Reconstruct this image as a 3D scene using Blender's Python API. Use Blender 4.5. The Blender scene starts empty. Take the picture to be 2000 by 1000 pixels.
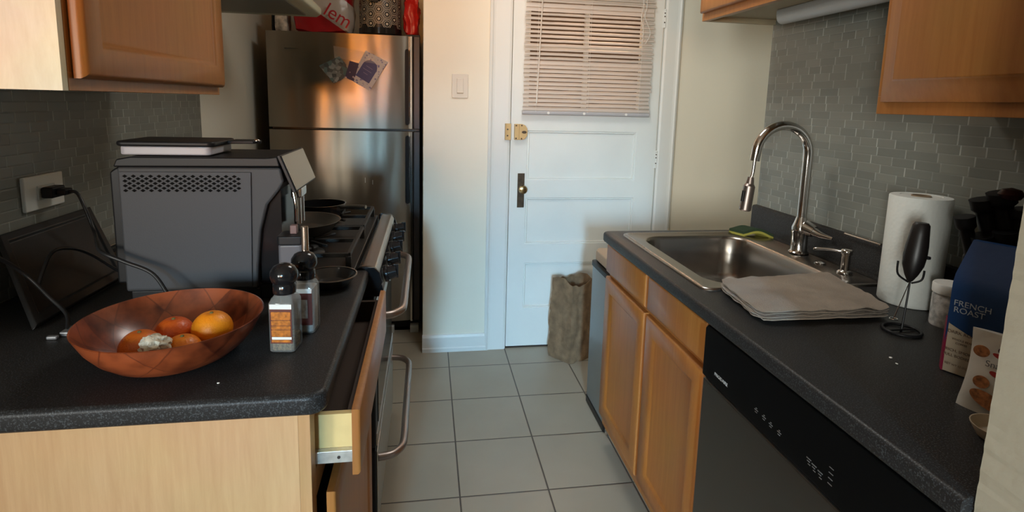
import bpy, bmesh, math, random
from mathutils import Vector, Matrix, noise
random.seed(7)
C = bpy.context.scene.collection
scn = bpy.context.scene

# ------------------------------------------------------------------ camera, world, lights, exposure
YAW, PITCH, ROLL, CAMH = .1571, .1449, .0259, 1.4034
_c, _s = math.cos, math.sin
fw = Vector((_s(YAW)*_c(PITCH), _c(YAW)*_c(PITCH), -_s(PITCH)))
r0 = Vector((_c(YAW), -_s(YAW), 0)); u0 = r0.cross(fw)
rt = r0*_c(ROLL)+u0*_s(ROLL); up = -r0*_s(ROLL)+u0*_c(ROLL)
cd = bpy.data.cameras.new('camera'); cam = bpy.data.objects.new('camera', cd); C.objects.link(cam)
cam.matrix_world = Matrix(((rt.x, up.x, -fw.x, 0), (rt.y, up.y, -fw.y, 0), (rt.z, up.z, -fw.z, CAMH), (0, 0, 0, 1)))
cd.sensor_width = 36; cd.lens = 1064.15/2000*36; cd.shift_y = -(500-356.41)/2000; cd.clip_start = .02
scn.camera = cam

w = bpy.data.worlds.new('world'); scn.world = w; w.use_nodes = True
bg = w.node_tree.nodes['Background']; bg.inputs[0].default_value = (.85, .62, .45, 1); bg.inputs[1].default_value = .55
scn.view_settings.view_transform = 'Standard'; scn.view_settings.look = 'None'
scn.view_settings.gamma = 1; scn.view_settings.use_curve_mapping = False
scn.view_settings.exposure = -0.1

def area(name, loc, target, sx, sy, power, color, spread=180):
    l = bpy.data.lights.new(name, 'AREA'); l.shape = 'RECTANGLE'; l.size = sx; l.size_y = sy
    l.energy = power; l.color = color; l.spread = math.radians(spread)
    o = bpy.data.objects.new(name, l); C.objects.link(o); o.location = loc
    o.rotation_euler = (Vector(target)-Vector(loc)).to_track_quat('-Z', 'Y').to_euler()
    return o
# daylight of the tall living room window behind the camera, falls downwards on the lower half of the kitchen
area('window_daylight', (-.76, -4.95, 2.10), (.60, 2.9, .15), .40, 1.1, 11, (.40, .73, 1.0), 24)
# low sun entering the same room, strikes the upper part of the kitchen
area('low_sun_glow', (-1.2, -4.9, 1.20), (.0, 2.9, 2.35), .6, .5, 4.4, (1.0, .34, .04), 24)
# the wide window further left
area('living_room_light', (-2.0, -4.9, 1.75), (.6, 2.9, 1.3), 1.1, 1.3, 21, (1.0, .94, .80), 80)
# window in the left wall of the living room
area('side_window_light', (-3.12, -3.3, 1.45), (1.2, 1.6, 1.2), 1.1, 1.2, 66, (.97, 1.0, .95), 100)

# added fill light below the kitchen ceiling, stands in for bounced light
area('kitchen_ceiling_fill', (.45, 1.95, 2.43), (.45, 1.95, 0), .5, .5, 12, (1.0, .98, .92))

# ------------------------------------------------------------------ mesh helpers
def B(): return bmesh.new()
def box(bm, x0, x1, y0, y1, z0, z1, mi=0):
    v = [bm.verts.new((x, y, z)) for z in (z0, z1) for y in (y0, y1) for x in (x0, x1)]
    for f in ((0,2,3,1),(4,5,7,6),(0,1,5,4),(2,6,7,3),(0,4,6,2),(1,3,7,5)):
        bm.faces.new([v[i] for i in f]).material_index = mi
    return v
def frame_of(d):
    d = d.normalized(); a = Vector((0,0,1)) if abs(d.z) < .9 else Vector((1,0,0))
    u = d.cross(a).normalized(); return u, d.cross(u)
def rings(bm, loops, close=True, cap=(True, True), mi=0):
    vs = [[bm.verts.new(p) for p in L] for L in loops]
    n = len(vs[0])
    for a, b in zip(vs, vs[1:]):
        for i in range(n if close else n-1):
            j = (i+1) % n
            bm.faces.new((a[i], a[j], b[j], b[i])).material_index = mi
    if close and cap[0]: bm.faces.new(vs[0][::-1]).material_index = mi
    if close and cap[1]: bm.faces.new(vs[-1]).material_index = mi
    return vs
def cyl(bm, p0, p1, ra, rb=None, seg=24, mi=0):
    p0 = Vector(p0); p1 = Vector(p1); rb = ra if rb is None else rb
    u, v = frame_of(p1-p0)
    rings(bm, [[p+(u*math.cos(t)+v*math.sin(t))*r for t in [2*math.pi*i/seg for i in range(seg)]] for p, r in ((p0, ra), (p1, rb))], mi=mi)
def smooth_path(pts, k=6):
    pts = [Vector(p) for p in pts]; out = []
    for i in range(len(pts)-1):
        a = pts[max(i-1, 0)]; b = pts[i]; c = pts[i+1]; d = pts[min(i+2, len(pts)-1)]
        for j in range(k):
            t = j/k
            out.append(.5*((2*b)+(c-a)*t+(2*a-5*b+4*c-d)*t*t+(3*b-a-3*c+d)*t*t*t))
    out.append(pts[-1]); return out
def tube(bm, pts, r, seg=12, k=6, mi=0):
    P = smooth_path(pts, k) if k > 1 else [Vector(p) for p in pts]
    n = len(P); R = r if callable(r) else (lambda t: r)
    T = [(P[min(i+1, n-1)]-P[max(i-1, 0)]).normalized() for i in range(n)]
    u, _ = frame_of(T[0]); loops = []
    for i in range(n):
        u = (u-T[i]*u.dot(T[i])).normalized(); v = T[i].cross(u); rr = R(i/(n-1))
        loops.append([P[i]+(u*math.cos(a)+v*math.sin(a))*rr for a in [2*math.pi*q/seg for q in range(seg)]])
    rings(bm, loops, mi=mi)
def lathe(bm, prof, c=(0,0,0), seg=40, cap=(True, True), mi=0, squash=None):
    c = Vector(c)
    rings(bm, [[c+Vector((r*math.cos(t), r*math.sin(t), z)) for t in [2*math.pi*i/seg for i in range(seg)]] for r, z in prof], cap=cap, mi=mi)
def prism(bm, poly, ax, a, b, mi=0):
    """poly of 2D points; ax = axis of extrusion ('x': (y,z), 'y': (x,z), 'z': (x,y))"""
    def P(p, t):
        return {'x': (t, p[0], p[1]), 'y': (p[0], t, p[1]), 'z': (p[0], p[1], t)}[ax]
    rings(bm, [[P(p, a) for p in poly], [P(p, b) for p in poly]], mi=mi)
def rrect(x0, x1, y0, y1, r, n=6):
    out = []
    for cx, cy, a0 in ((x1-r, y1-r, 0), (x0+r, y1-r, 90), (x0+r, y0+r, 180), (x1-r, y0+r, 270)):
        for i in range(n+1):
            a = math.radians(a0+90*i/n); out.append((cx+r*math.cos(a), cy+r*math.sin(a)))
    return out
def sphere(bm, c, r, sx=1, sy=1, sz=1, seg=28, ring=16, mi=0):
    g = bmesh.ops.create_uvsphere(bm, u_segments=seg, v_segments=ring, radius=r)
    for v in g['verts']: v.co = Vector((v.co.x*sx, v.co.y*sy, v.co.z*sz))+Vector(c)
    for v in g['verts']:
        for f in v.link_faces: f.material_index = mi
def panel_front(bm, M, u0, u1, v0, v1, t, fr, drop=.007, ch=.004, bev=.012, raised=False):
    """cabinet door slab; M(u,v,d) maps to the world, d grows outwards"""
    def L(i, d): return [M(u0+i, v0+i, d), M(u1-i, v0+i, d), M(u1-i, v1-i, d), M(u0+i, v1-i, d)]
    ls = [L(0, 0), L(0, t-ch), L(ch*.4, t-ch*.4), L(ch, t)]
    if fr: ls += [L(fr, t), L(fr+bev*.35, t-drop*.25), L(fr+bev*.6, t-drop*.8), L(fr+bev, t-drop)]
    if raised: ls += [L(fr+bev+.004, t-drop), L(fr+bev+.03, t-drop*.3)]
    rings(bm, ls)

LOCS = {}
def link(name, bm, mat, parent=None, bevel=0, seg=2, smooth=True, ang=40, origin=None):
    if not bm.faces: raise RuntimeError(name)
    bmesh.ops.recalc_face_normals(bm, faces=bm.faces[:])
    org = LOCS[parent.name] if parent is not None and parent.name in LOCS else Vector((0, 0, 0))
    if parent is None:
        if origin is None:
            xs = [v.co for v in bm.verts]
            origin = Vector(((min(p.x for p in xs)+max(p.x for p in xs))/2, (min(p.y for p in xs)+max(p.y for p in xs))/2, min(p.z for p in xs)))
        org = Vector(origin)
    bmesh.ops.translate(bm, verts=bm.verts[:], vec=-org)
    me = bpy.data.meshes.new(name); bm.to_mesh(me); bm.free()
    for m in (mat if isinstance(mat, (list, tuple)) else [mat]): me.materials.append(m)
    if smooth:
        me.shade_smooth(); me.set_sharp_from_angle(angle=math.radians(ang))
    o = bpy.data.objects.new(name, me); C.objects.link(o)
    if parent is None: o.location = org
    else: o.parent = parent
    LOCS[o.name] = org
    if bevel:
        b = o.modifiers.new('bevel', 'BEVEL'); b.width = bevel; b.segments = seg; b.limit_method = 'ANGLE'; b.angle_limit = math.radians(40); b.harden_normals = True
    return o
def tag(o, label, cat, group=None):
    o['label'] = label; o['category'] = cat
    if group: o['group'] = group
    return o
def thing(name, label, cat, loc, group=None):
    o = bpy.data.objects.new(name, None); C.objects.link(o); o.location = loc; o.empty_display_size = .05
    LOCS[o.name] = Vector(loc); return tag(o, label, cat, group)
def struct(name, bm, mat, parent=None, **k):
    o = link(name, bm, mat, parent, smooth=False, **k)
    if parent is None: o['kind'] = 'structure'
    return o
def text(name, body, org, right, upv, size, mat, parent, depth=.0004, align='LEFT', shear=0):
    cu = bpy.data.curves.new('t', 'FONT'); cu.body = body; cu.size = size; cu.extrude = depth; cu.align_x = align; cu.shear = shear
    ob = bpy.data.objects.new('t', cu); C.objects.link(ob)
    bpy.context.view_layer.update()
    me = bpy.data.meshes.new_from_object(ob.evaluated_get(bpy.context.evaluated_depsgraph_get()))
    bpy.data.objects.remove(ob)
    bm = bmesh.new(); bm.from_mesh(me); bpy.data.meshes.remove(me)
    R = Vector(right).normalized(); U = Vector(upv).normalized(); N = R.cross(U)
    for v in bm.verts: v.co = Vector(org)+R*v.co.x+U*v.co.y+N*v.co.z
    for f in bm.faces: f.material_index = 0
    return link(name, bm, mat, parent, smooth=False)

# ------------------------------------------------------------------ materials
def new(name):
    m = bpy.data.materials.new(name); m.use_nodes = True; nt = m.node_tree
    return m, nt, nt.nodes['Principled BSDF'], nt.nodes, nt.links
def plain(name, col, rough=.5, metal=0, spec=.5, bump=0, bscale=200, var=0, vscale=8, coat=0, sheen=0, transm=0, ior=1.45, emit=None, subs=0):
    m, nt, p, N, L = new(name)
    p.inputs['Base Color'].default_value = (*col, 1); p.inputs['Roughness'].default_value = rough
    p.inputs['Metallic'].default_value = metal; p.inputs['Specular IOR Level'].default_value = spec
    p.inputs['Coat Weight'].default_value = coat; p.inputs['Transmission Weight'].default_value = transm; p.inputs['IOR'].default_value = ior
    if sheen: p.inputs['Sheen Weight'].default_value = sheen
    if emit: p.inputs['Emission Color'].default_value = (*emit[0], 1); p.inputs['Emission Strength'].default_value = emit[1]
    tc = N.new('ShaderNodeTexCoord')
    if bump:
        n = N.new('ShaderNodeTexNoise'); n.inputs['Scale'].default_value = bscale; n.inputs['Detail'].default_value = 4
        b = N.new('ShaderNodeBump'); b.inputs['Strength'].default_value = bump; b.inputs['Distance'].default_value = .002
        L.new(tc.outputs['Object'], n.inputs['Vector']); L.new(n.outputs['Fac'], b.inputs['Height']); L.new(b.outputs['Normal'], p.inputs['Normal'])
    if var:
        n = N.new('ShaderNodeTexNoise'); n.inputs['Scale'].default_value = vscale; n.inputs['Detail'].default_value = 5
        r = N.new('ShaderNodeValToRGB'); L.new(tc.outputs['Object'], n.inputs['Vector']); L.new(n.outputs['Fac'], r.inputs['Fac'])
        r.color_ramp.elements[0].position = .3; r.color_ramp.elements[1].position = .7
        r.color_ramp.elements[0].color = (*[c*(1-var) for c in col], 1); r.color_ramp.elements[1].color = (*[min(1, c*(1+var)) for c in col], 1)
        L.new(r.outputs['Color'], p.inputs['Base Color'])
    return m
def wood(name, a, b, rough=.38, scale=(22, 22, 1.2), blot=.25):
    m, nt, p, N, L = new(name); p.inputs['Roughness'].default_value = rough; p.inputs['Coat Weight'].default_value = .08; p.inputs['Coat Roughness'].default_value = .3
    tc = N.new('ShaderNodeTexCoord'); mp = N.new('ShaderNodeMapping'); mp.inputs['Scale'].default_value = scale
    n = N.new('ShaderNodeTexNoise'); n.inputs['Scale'].default_value = 3; n.inputs['Detail'].default_value = 7; n.inputs['Roughness'].default_value = .65; n.inputs['Distortion'].default_value = .3
    n2 = N.new('ShaderNodeTexNoise'); n2.inputs['Scale'].default_value = 5; n2.inputs['Detail'].default_value = 3
    r = N.new('ShaderNodeValToRGB'); r.color_ramp.elements[0].position = .32; r.color_ramp.elements[1].position = .68
    r.color_ramp.elements[0].color = (*a, 1); r.color_ramp.elements[1].color = (*b, 1)
    mx = N.new('ShaderNodeMix'); mx.data_type = 'RGBA'; mx.blend_type = 'MULTIPLY'; mx.inputs['Factor'].default_value = blot
    L.new(tc.outputs['Object'], mp.inputs['Vector']); L.new(mp.outputs['Vector'], n.inputs['Vector']); L.new(tc.outputs['Object'], n2.inputs['Vector'])
    L.new(n.outputs['Fac'], r.inputs['Fac']); L.new(r.outputs['Color'], mx.inputs['A']); L.new(n2.outputs['Color'], mx.inputs['B']); L.new(mx.outputs['Result'], p.inputs['Base Color'])
    bp = N.new('ShaderNodeBump'); bp.inputs['Strength'].default_value = .08; bp.inputs['Distance'].default_value = .002
    L.new(n.outputs['Fac'], bp.inputs['Height']); L.new(bp.outputs['Normal'], p.inputs['Normal'])
    return m
def steel(name, col=(.55, .53, .50), rough=.26, stretch=(1, 1, .03), wav=.0, wscale=6, aniso=.5, bs=900):
    m, nt, p, N, L = new(name)
    p.inputs['Base Color'].default_value = (*col, 1); p.inputs['Metallic'].default_value = 1; p.inputs['Roughness'].default_value = rough
    if wav:
        tg = N.new('ShaderNodeTangent'); tg.direction_type = 'RADIAL'; tg.axis = 'Z'; L.new(tg.outputs[0], p.inputs['Tangent']); p.inputs['Anisotropic'].default_value = .85; p.inputs['Anisotropic Rotation'].default_value = .25
    tc = N.new('ShaderNodeTexCoord'); mp = N.new('ShaderNodeMapping'); mp.inputs['Scale'].default_value = stretch
    n = N.new('ShaderNodeTexNoise'); n.inputs['Scale'].default_value = bs; n.inputs['Detail'].default_value = 2
    b = N.new('ShaderNodeBump'); b.inputs['Strength'].default_value = .05; b.inputs['Distance'].default_value = .001
    L.new(tc.outputs['Object'], mp.inputs['Vector']); L.new(mp.outputs['Vector'], n.inputs['Vector']); L.new(n.outputs['Fac'], b.inputs['Height'])
    if wav:
        mp2 = N.new('ShaderNodeMapping'); mp2.inputs['Scale'].default_value = (1, 1, .25); n2 = N.new('ShaderNodeTexNoise'); n2.inputs['Scale'].default_value = wscale; n2.inputs['Detail'].default_value = 1
        b2 = N.new('ShaderNodeBump'); b2.inputs['Strength'].default_value = wav; b2.inputs['Distance'].default_value = .02
        L.new(tc.outputs['Object'], mp2.inputs['Vector']); L.new(mp2.outputs['Vector'], n2.inputs['Vector']); L.new(n2.outputs['Fac'], b2.inputs['Height'])
        L.new(b.outputs['Normal'], b2.inputs['Normal']); L.new(b2.outputs['Normal'], p.inputs['Normal'])
    else: L.new(b.outputs['Normal'], p.inputs['Normal'])
    return m
def brickwall(name, axis):
    """glass mosaic strips: random lengths, thin joints. axis 'y' = wall running along Y"""
    m, nt, p, N, L = new(name); p.inputs['Roughness'].default_value = .33
    g = N.new('ShaderNodeNewGeometry'); sp = N.new('ShaderNodeSeparateXYZ'); L.new(g.outputs['Position'], sp.inputs[0])
    def math_(op, a, b=None):
        q = N.new('ShaderNodeMath'); q.operation = op
        for i, v in enumerate((a, b)):
            if v is None: continue
            if isinstance(v, (int, float)): q.inputs[i].default_value = v
            else: L.new(v, q.inputs[i])
        return q.outputs[0]
    u = sp.outputs['Y' if axis == 'y' else 'X']; v = sp.outputs['Z']
    rh = .0255
    row = math_('FLOOR', math_('DIVIDE', v, rh)); fv = math_('FRACT', math_('DIVIDE', v, rh))
    wn = N.new('ShaderNodeTexWhiteNoise'); wn.noise_dimensions = '1D'; L.new(row, wn.inputs['W'])
    ln = math_('ADD', math_('MULTIPLY', wn.outputs['Value'], .055), .055)      # strip length of this row
    wn2 = N.new('ShaderNodeTexWhiteNoise'); wn2.noise_dimensions = '1D'; L.new(math_('ADD', row, 37.3), wn2.inputs['W'])
    uu = math_('ADD', math_('DIVIDE', u, ln), math_('MULTIPLY', wn2.outputs['Value'], 7))
    fu = math_('FRACT', uu); col = math_('FLOOR', uu)
    du = math_('MULTIPLY', math_('MINIMUM', fu, math_('SUBTRACT', 1, fu)), ln)
    dv = math_('MULTIPLY', math_('MINIMUM', fv, math_('SUBTRACT', 1, fv)), rh)
    cb = N.new('ShaderNodeCombineXYZ'); L.new(row, cb.inputs[0]); L.new(col, cb.inputs[1])
    wn3 = N.new('ShaderNodeTexWhiteNoise'); wn3.noise_dimensions = '2D'; L.new(cb.outputs[0], wn3.inputs['Vector'])
    ns = N.new('ShaderNodeTexNoise'); ns.inputs['Scale'].default_value = 14; ns.inputs['Detail'].default_value = 3; L.new(g.outputs['Position'], ns.inputs['Vector'])
    ju = math_('LESS_THAN', du, .0019); jv = math_('LESS_THAN', dv, .0008)
    jm = math_('MULTIPLY', math_('MAXIMUM', math_('MULTIPLY', ju, .95), math_('MULTIPLY', jv, .28)), math_('MULTIPLY', math_('SUBTRACT', ns.outputs['Fac'], .28), 2.2))
    r = N.new('ShaderNodeValToRGB'); L.new(wn3.outputs['Value'], r.inputs['Fac'])
    r.color_ramp.elements[0].color = (.175, .182, .160, 1); r.color_ramp.elements[1].color = (.225, .23, .198, 1)
    mx = N.new('ShaderNodeMix'); mx.data_type = 'RGBA'; L.new(jm, mx.inputs['Factor']); L.new(r.outputs['Color'], mx.inputs['A']); mx.inputs['B'].default_value = (.50, .52, .48, 1)
    L.new(mx.outputs['Result'], p.inputs['Base Color'])
    h = math_('MINIMUM', math_('MULTIPLY', math_('MINIMUM', du, dv), 350), 1)
    hh = math_('ADD', h, math_('MULTIPLY', wn3.outputs['Value'], .5))
    b = N.new('ShaderNodeBump'); b.inputs['Strength'].default_value = .3; b.inputs['Distance'].default_value = .0012
    L.new(hh, b.inputs['Height']); L.new(b.outputs['Normal'], p.inputs['Normal'])
    return m
def floortile():
    m, nt, p, N, L = new('floor_tile'); g = N.new('ShaderNodeNewGeometry'); mp = N.new('ShaderNodeMapping')
    s = .3252; mp.inputs['Location'].default_value = (-.1215/s, -1.7732/s, 0); mp.inputs['Scale'].default_value = (1/s, 1/s, 1)
    L.new(g.outputs['Position'], mp.inputs['Vector'])
    sp = N.new('ShaderNodeSeparateXYZ'); L.new(mp.outputs['Vector'], sp.inputs[0])
    def M(op, a, b=0.):
        q = N.new('ShaderNodeMath'); q.operation = op
        for i, v in enumerate((a, b)):
            if isinstance(v, (int, float)): q.inputs[i].default_value = v
            else: L.new(v, q.inputs[i])
        return q.outputs[0]
    def d(o): f = M('FRACT', o); return M('MINIMUM', f, M('SUBTRACT', 1, f))
    dm = M('MINIMUM', d(sp.outputs['X']), d(sp.outputs['Y']))
    n = N.new('ShaderNodeTexNoise'); n.inputs['Scale'].default_value = 3; n.inputs['Detail'].default_value = 8; L.new(g.outputs['Position'], n.inputs['Vector'])
    n3 = N.new('ShaderNodeTexNoise'); n3.inputs['Scale'].default_value = 2.2; L.new(g.outputs['Position'], n3.inputs['Vector'])
    r = N.new('ShaderNodeValToRGB'); L.new(n.outputs['Fac'], r.inputs['Fac'])
    r.color_ramp.elements[0].color = (.29, .26, .205, 1); r.color_ramp.elements[1].color = (.40, .36, .29, 1)
    mx = N.new('ShaderNodeMix'); mx.data_type = 'RGBA'; L.new(M('LESS_THAN', dm, .0085), mx.inputs['Factor'])
    L.new(r.outputs['Color'], mx.inputs['A']); mx.inputs['B'].default_value = (.07, .06, .05, 1); L.new(mx.outputs['Result'], p.inputs['Base Color'])
    b = N.new('ShaderNodeBump'); b.inputs['Strength'].default_value = .5; b.inputs['Distance'].default_value = .003
    L.new(M('MINIMUM', M('MULTIPLY', dm, 60), 1.), b.inputs['Height']); L.new(b.outputs['Normal'], p.inputs['Normal'])
    p.inputs['Roughness'].default_value = .42
    return m
def speckle(name, base, fleck, rough=.35, sc=260, amt=.62):
    m, nt, p, N, L = new(name); tc = N.new('ShaderNodeTexCoord')
    n = N.new('ShaderNodeTexNoise'); n.inputs['Scale'].default_value = sc; n.inputs['Detail'].default_value = 3
    L.new(tc.outputs['Object'], n.inputs['Vector']); r = N.new('ShaderNodeValToRGB'); L.new(n.outputs['Fac'], r.inputs['Fac'])
    r.color_ramp.elements[0].position = amt-.07; r.color_ramp.elements[1].position = amt+.05
    r.color_ramp.elements[0].color = (*base, 1); r.color_ramp.elements[1].color = (*fleck, 1)
    L.new(r.outputs['Color'], p.inputs['Base Color']); p.inputs['Roughness'].default_value = rough; p.inputs['Specular IOR Level'].default_value = .22
    return m
def glass(name, col=(1, 1, 1), rough=.05):
    m, nt, p, N, L = new(name); p.inputs['Base Color'].default_value = (*col, 1); p.inputs['Roughness'].default_value = rough
    p.inputs['Transmission Weight'].default_value = 1; p.inputs['IOR'].default_value = 1.45
    return m

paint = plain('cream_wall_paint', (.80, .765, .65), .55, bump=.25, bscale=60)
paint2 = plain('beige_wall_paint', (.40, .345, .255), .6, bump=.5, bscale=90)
white = plain('white_door_paint', (.74, .77, .75), .32, bump=.15, bscale=40, var=.03, vscale=4)
whiteg = plain('white_trim_paint', (.74, .76, .74), .35, bump=.12, bscale=50)
ceilm = plain('ceiling_paint', (.72, .69, .62), .7)
tileY = brickwall('mosaic_tile', 'y')
floorm = floortile()
maple = wood('maple_finish', (.34, .145, .045), (.41, .18, .065))
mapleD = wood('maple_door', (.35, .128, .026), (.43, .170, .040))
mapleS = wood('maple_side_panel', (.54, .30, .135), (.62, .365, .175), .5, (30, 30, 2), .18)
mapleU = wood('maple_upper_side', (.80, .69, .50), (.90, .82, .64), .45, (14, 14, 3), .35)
pine = plain('pine_drawer_box', (.66, .47, .20), .5, var=.08, vscale=20)
darkin = plain('dark_gap', (.03, .02, .015), .8)
counter = speckle('charcoal_laminate', (.018, .0165, .016), (.062, .065, .067), .42, 420, .6)
black = plain('black_plastic', (.010, .010, .011), .42, spec=.25)
blackg = plain('black_gloss', (.010, .010, .011), .15)
iron = plain('cast_iron', (.015, .014, .013), .55, bump=.3, bscale=300)
grey = plain('grey_plastic', (.060, .063, .070), .5, spec=.22, bump=.12, bscale=700)
greyl = plain('grey_label', (.30, .30, .32), .5, var=.12, vscale=60)
chrome = steel('chrome', (.62, .60, .58), .12, bs=50)
bnick = steel('brushed_nickel', (.40, .36, .33), .22)
stl = steel('fridge_steel', (.30, .262, .215), .33, (.02, 1, 1), .35, 7)
stl2 = steel('range_steel', (.42, .39, .35), .34)
stls = steel('sink_steel', (.33, .305, .28), .27, (1, 1, 1), 0, 6, 0, 400)
dwst = steel('dishwasher_steel', (.17, .162, .148), .4, (1, .03, 1))
handm = steel('handle_steel', (.33, .28, .26), .38)
cordm = plain('black_cord', (.016, .016, .017), .42)
outletm = plain('white_plastic', (.86, .88, .84), .3)
brass = plain('brass', (.60, .42, .20), .5, .35, bump=.2, bscale=200)
bronze = plain('aged_bronze', (.085, .06, .04), .42, .8, var=.3, vscale=40)
clear = glass('clear_glass', (.96, .97, .97), .03)
clr2 = plain('jar_glass', (.28, .28, .26), .08); clr2.node_tree.nodes['Principled BSDF'].inputs['Alpha'].default_value = .45
label_w = plain('white_paper', (.78, .78, .74), .6)

# ------------------------------------------------------------------ setting
XL, XR, YN, YE, YB = -.975, 1.345, .8825, 2.02, 2.955
b = B(); box(b, -3.4, 3, -5.3, 4.6, -.08, 0); struct('floor', b, floorm)
b = B(); box(b, -3.4, 3, -5.3, 4.6, 2.45, 2.53); struct('ceiling', b, ceilm)
b = B(); box(b, XL-.15, XL, .885, 4.2, 0, 2.45); struct('wall_left', b, paint)
b = B(); box(b, -3.2, XL-.15, .885, 1.0, 0, 2.45); struct('wall_partition', b, paint2)
b = B(); box(b, -3.35, -3.2, -5.25, 1.0, 0, 2.45); struct('wall_far_left', b, paint2)
b = B(); box(b, XL, XL+.006, .89, 2.56, .916, 1.86); struct('trim_1', b, tileY)
b = B(); box(b, XL, -.02, 4.05, 4.2, 0, 2.45); struct('wall_alcove', b, paint)
b = B(); box(b, -.02, .45, YB-.01, 4.2, 0, 2.45); struct('wall_pillar', b, paint, bevel=.004)
b = B(); box(b, 1.295, 2.5, YB, 3.10, 0, 2.45); box(b, .45, 1.295, YB, 3.10, 2.03, 2.45); struct('wall_back', b, paint)
b = B(); box(b, XR, 2.5, .535, YE, 0, 2.45); struct('wall_right', b, paint)
b = B(); box(b, XR-.006, XR, .535, YE-.002, .916, 1.80); struct('trim_2', b, tileY)
b = B(); box(b, 2.35, 2.5, YE, YB, 0, 2.45); struct('wall_recess', b, paint)
b = B()
n = 60
for i in range(n):      # the end of the partition next to the camera, with lumpy paint along its edge
    pass
rings(b, [[(.70+.0012*noise.noise(Vector((0, 0, z*60)))+.0010*noise.noise(Vector((3, 0, z*170))), .535, z), (2.5, .535, z), (2.5, .41, z), (.70, .41, z)] for z in [2.45*i/300 for i in range(301)]])
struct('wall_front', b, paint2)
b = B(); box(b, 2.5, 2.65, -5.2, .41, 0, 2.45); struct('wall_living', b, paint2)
b = B(); box(b, -3.2, 2.65, -5.25, -5.1, 0, .9); box(b, -3.2, 2.65, -5.25, -5.1, 2.42, 2.45); box(b, -3.2, -2.6, -5.25, -5.1, .9, 2.42); box(b, -1.35, -1.05, -5.25, -5.1, .9, 2.42); box(b, -.45, 2.65, -5.25, -5.1, .9, 2.42)
struct('wall_rear', b, paint2)
for k_, (xa, xb) in enumerate(((-2.6, -1.35), (-1.05, -.45))):
    b = B()
    for a in ((xa, xa+.04, .9, 2.42), (xb-.04, xb, .9, 2.42), (xa+.04, xb-.04, .9, .95), (xa+.04, xb-.04, 2.37, 2.42)): box(b, a[0], a[1], -5.14, -5.08, a[2], a[3])
    struct('window_%d' % (k_+1), b, whiteg)

b = B()
for q_ in ((-3.95, -3.90, .8, 2.1), (-2.70, -2.65, .8, 2.1), (-3.90, -2.70, .8, .85), (-3.90, -2.70, 2.05, 2.1)): box(b, -3.20, -3.16, q_[0], q_[1], q_[2], q_[3])
struct('window_3', b, whiteg)

# baseboard on the pillar
b = B(); prism(b, [(2.945, 0), (2.928, 0), (2.926, .022), (2.930, .028), (2.931, .085), (2.936, .098), (2.945, .10)], 'x', -.022, .335); struct('baseboard_pillar', b, whiteg)
# door casings
def casing(x0, x1, nm, flip):
    b = B(); pr_ = [(x0, YB), (x0, 2.932), (x0+.012, 2.926), (x0+.02, 2.932), (x0+.03, 2.934), (x1-.012, 2.934), (x1, 2.938), (x1, YB)]
    if flip: pr_ = [(x0+x1-a, c) for a, c in pr_][::-1]
    prism(b, pr_, 'z', 0, 2.09); struct(nm, b, whiteg)
casing(.328, .447, 'trim_3', False); casing(1.298, 1.398, 'trim_4', True)
b = B(); box(b, .328, 1.398, 2.930, YB, 2.091, 2.16); box(b, .449, 1.296, 2.934, YB, 2.032, 2.09); struct('trim_5', b, whiteg)

# the door: stiles and rails with three recessed panels and a window
dr = B(); D0, D1 = 2.944, 2.985
X0, X1 = .452, 1.291
PX0, PX1 = .546, 1.174
holes = [(.24, .507), (.617, .883), (.983, 1.257), (1.385, 1.945)]
zs = [.012]+[z for h in holes for z in h]+[2.028]
for (a0, a1) in ((X0, PX0), (PX1, X1)): box(dr, a0, a1, D0, D1, .012, 2.028)
for i in range(0, len(zs), 2): box(dr, PX0, PX1, D0, D1, zs[i], zs[i+1])
for h in holes[:3]:
    def Lp(i, d): return [(PX0+i, D0+d, h[0]+i), (PX1-i, D0+d, h[0]+i), (PX1-i, D0+d, h[1]-i), (PX0+i, D0+d, h[1]-i)]
    rings(dr, [Lp(0, 0), Lp(.003, .006), Lp(.009, .004), Lp(.013, .013), Lp(.02, .013)], cap=(False, True))
door = struct('door_1', dr, white)
b = B(); h = holes[3]; box(b, PX0, PX1, D0+.014, D0+.018, h[0], h[1]); link('window_pane', b, clear, door, smooth=False)
b = B(); box(b, .848, .872, D0+.004, D0+.03, h[0], h[1]); box(b, PX0, PX1, D0+.005, D0+.029, 1.70, 1.72); link('muntin', b, white, door, smooth=False)
b = B(); box(b, .497, .536, D0-.004, D0, .828, 1.02); link('knob_plate', b, bronze, door, bevel=.0015)
b = B(); lathe(b, [(.008, 0), (.008, .02), (.014, .024), (.0235, .034), (.025, .042), (.021, .051), (.01, .055)]); bmesh.ops.rotate(b, verts=b.verts[:], matrix=Matrix.Rotation(math.radians(90), 3, 'X'))
bmesh.ops.translate(b, verts=b.verts[:], vec=(.522, D0-.003, .935)); link('door_knob', b, plain('worn_brass', (.42, .30, .15), .22, 1), door)
b = B(); box(b, .470, .495, D0-.024, D0, 1.206, 1.291)
prism(b, [(.495, 1.206), (.512, 1.206), (.528, 1.212), (.539, 1.228), (.542, 1.248), (.539, 1.269), (.528, 1.285), (.512, 1.291), (.495, 1.291)], 'y', D0-.026, D0)
lk = link('rim_lock', b, brass, door, bevel=.002)
b = B(); box(b, .418, .451, D0-.022, D0-.01, 1.204, 1.293); box(b, .418, .424, D0-.03, D0-.01, 1.204, 1.293); link('strike_plate', b, brass, lk, bevel=.002)
b = B(); lathe(b, [(.011, 0), (.011, .004), (.004, .004)], seg=20)
for v in b.verts: v.co = Vector((v.co.x*1.2+.522, D0-.026-v.co.z, v.co.y*.7+1.248))
link('cylinder_plug', b, bronze, lk)
b = B()
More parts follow.
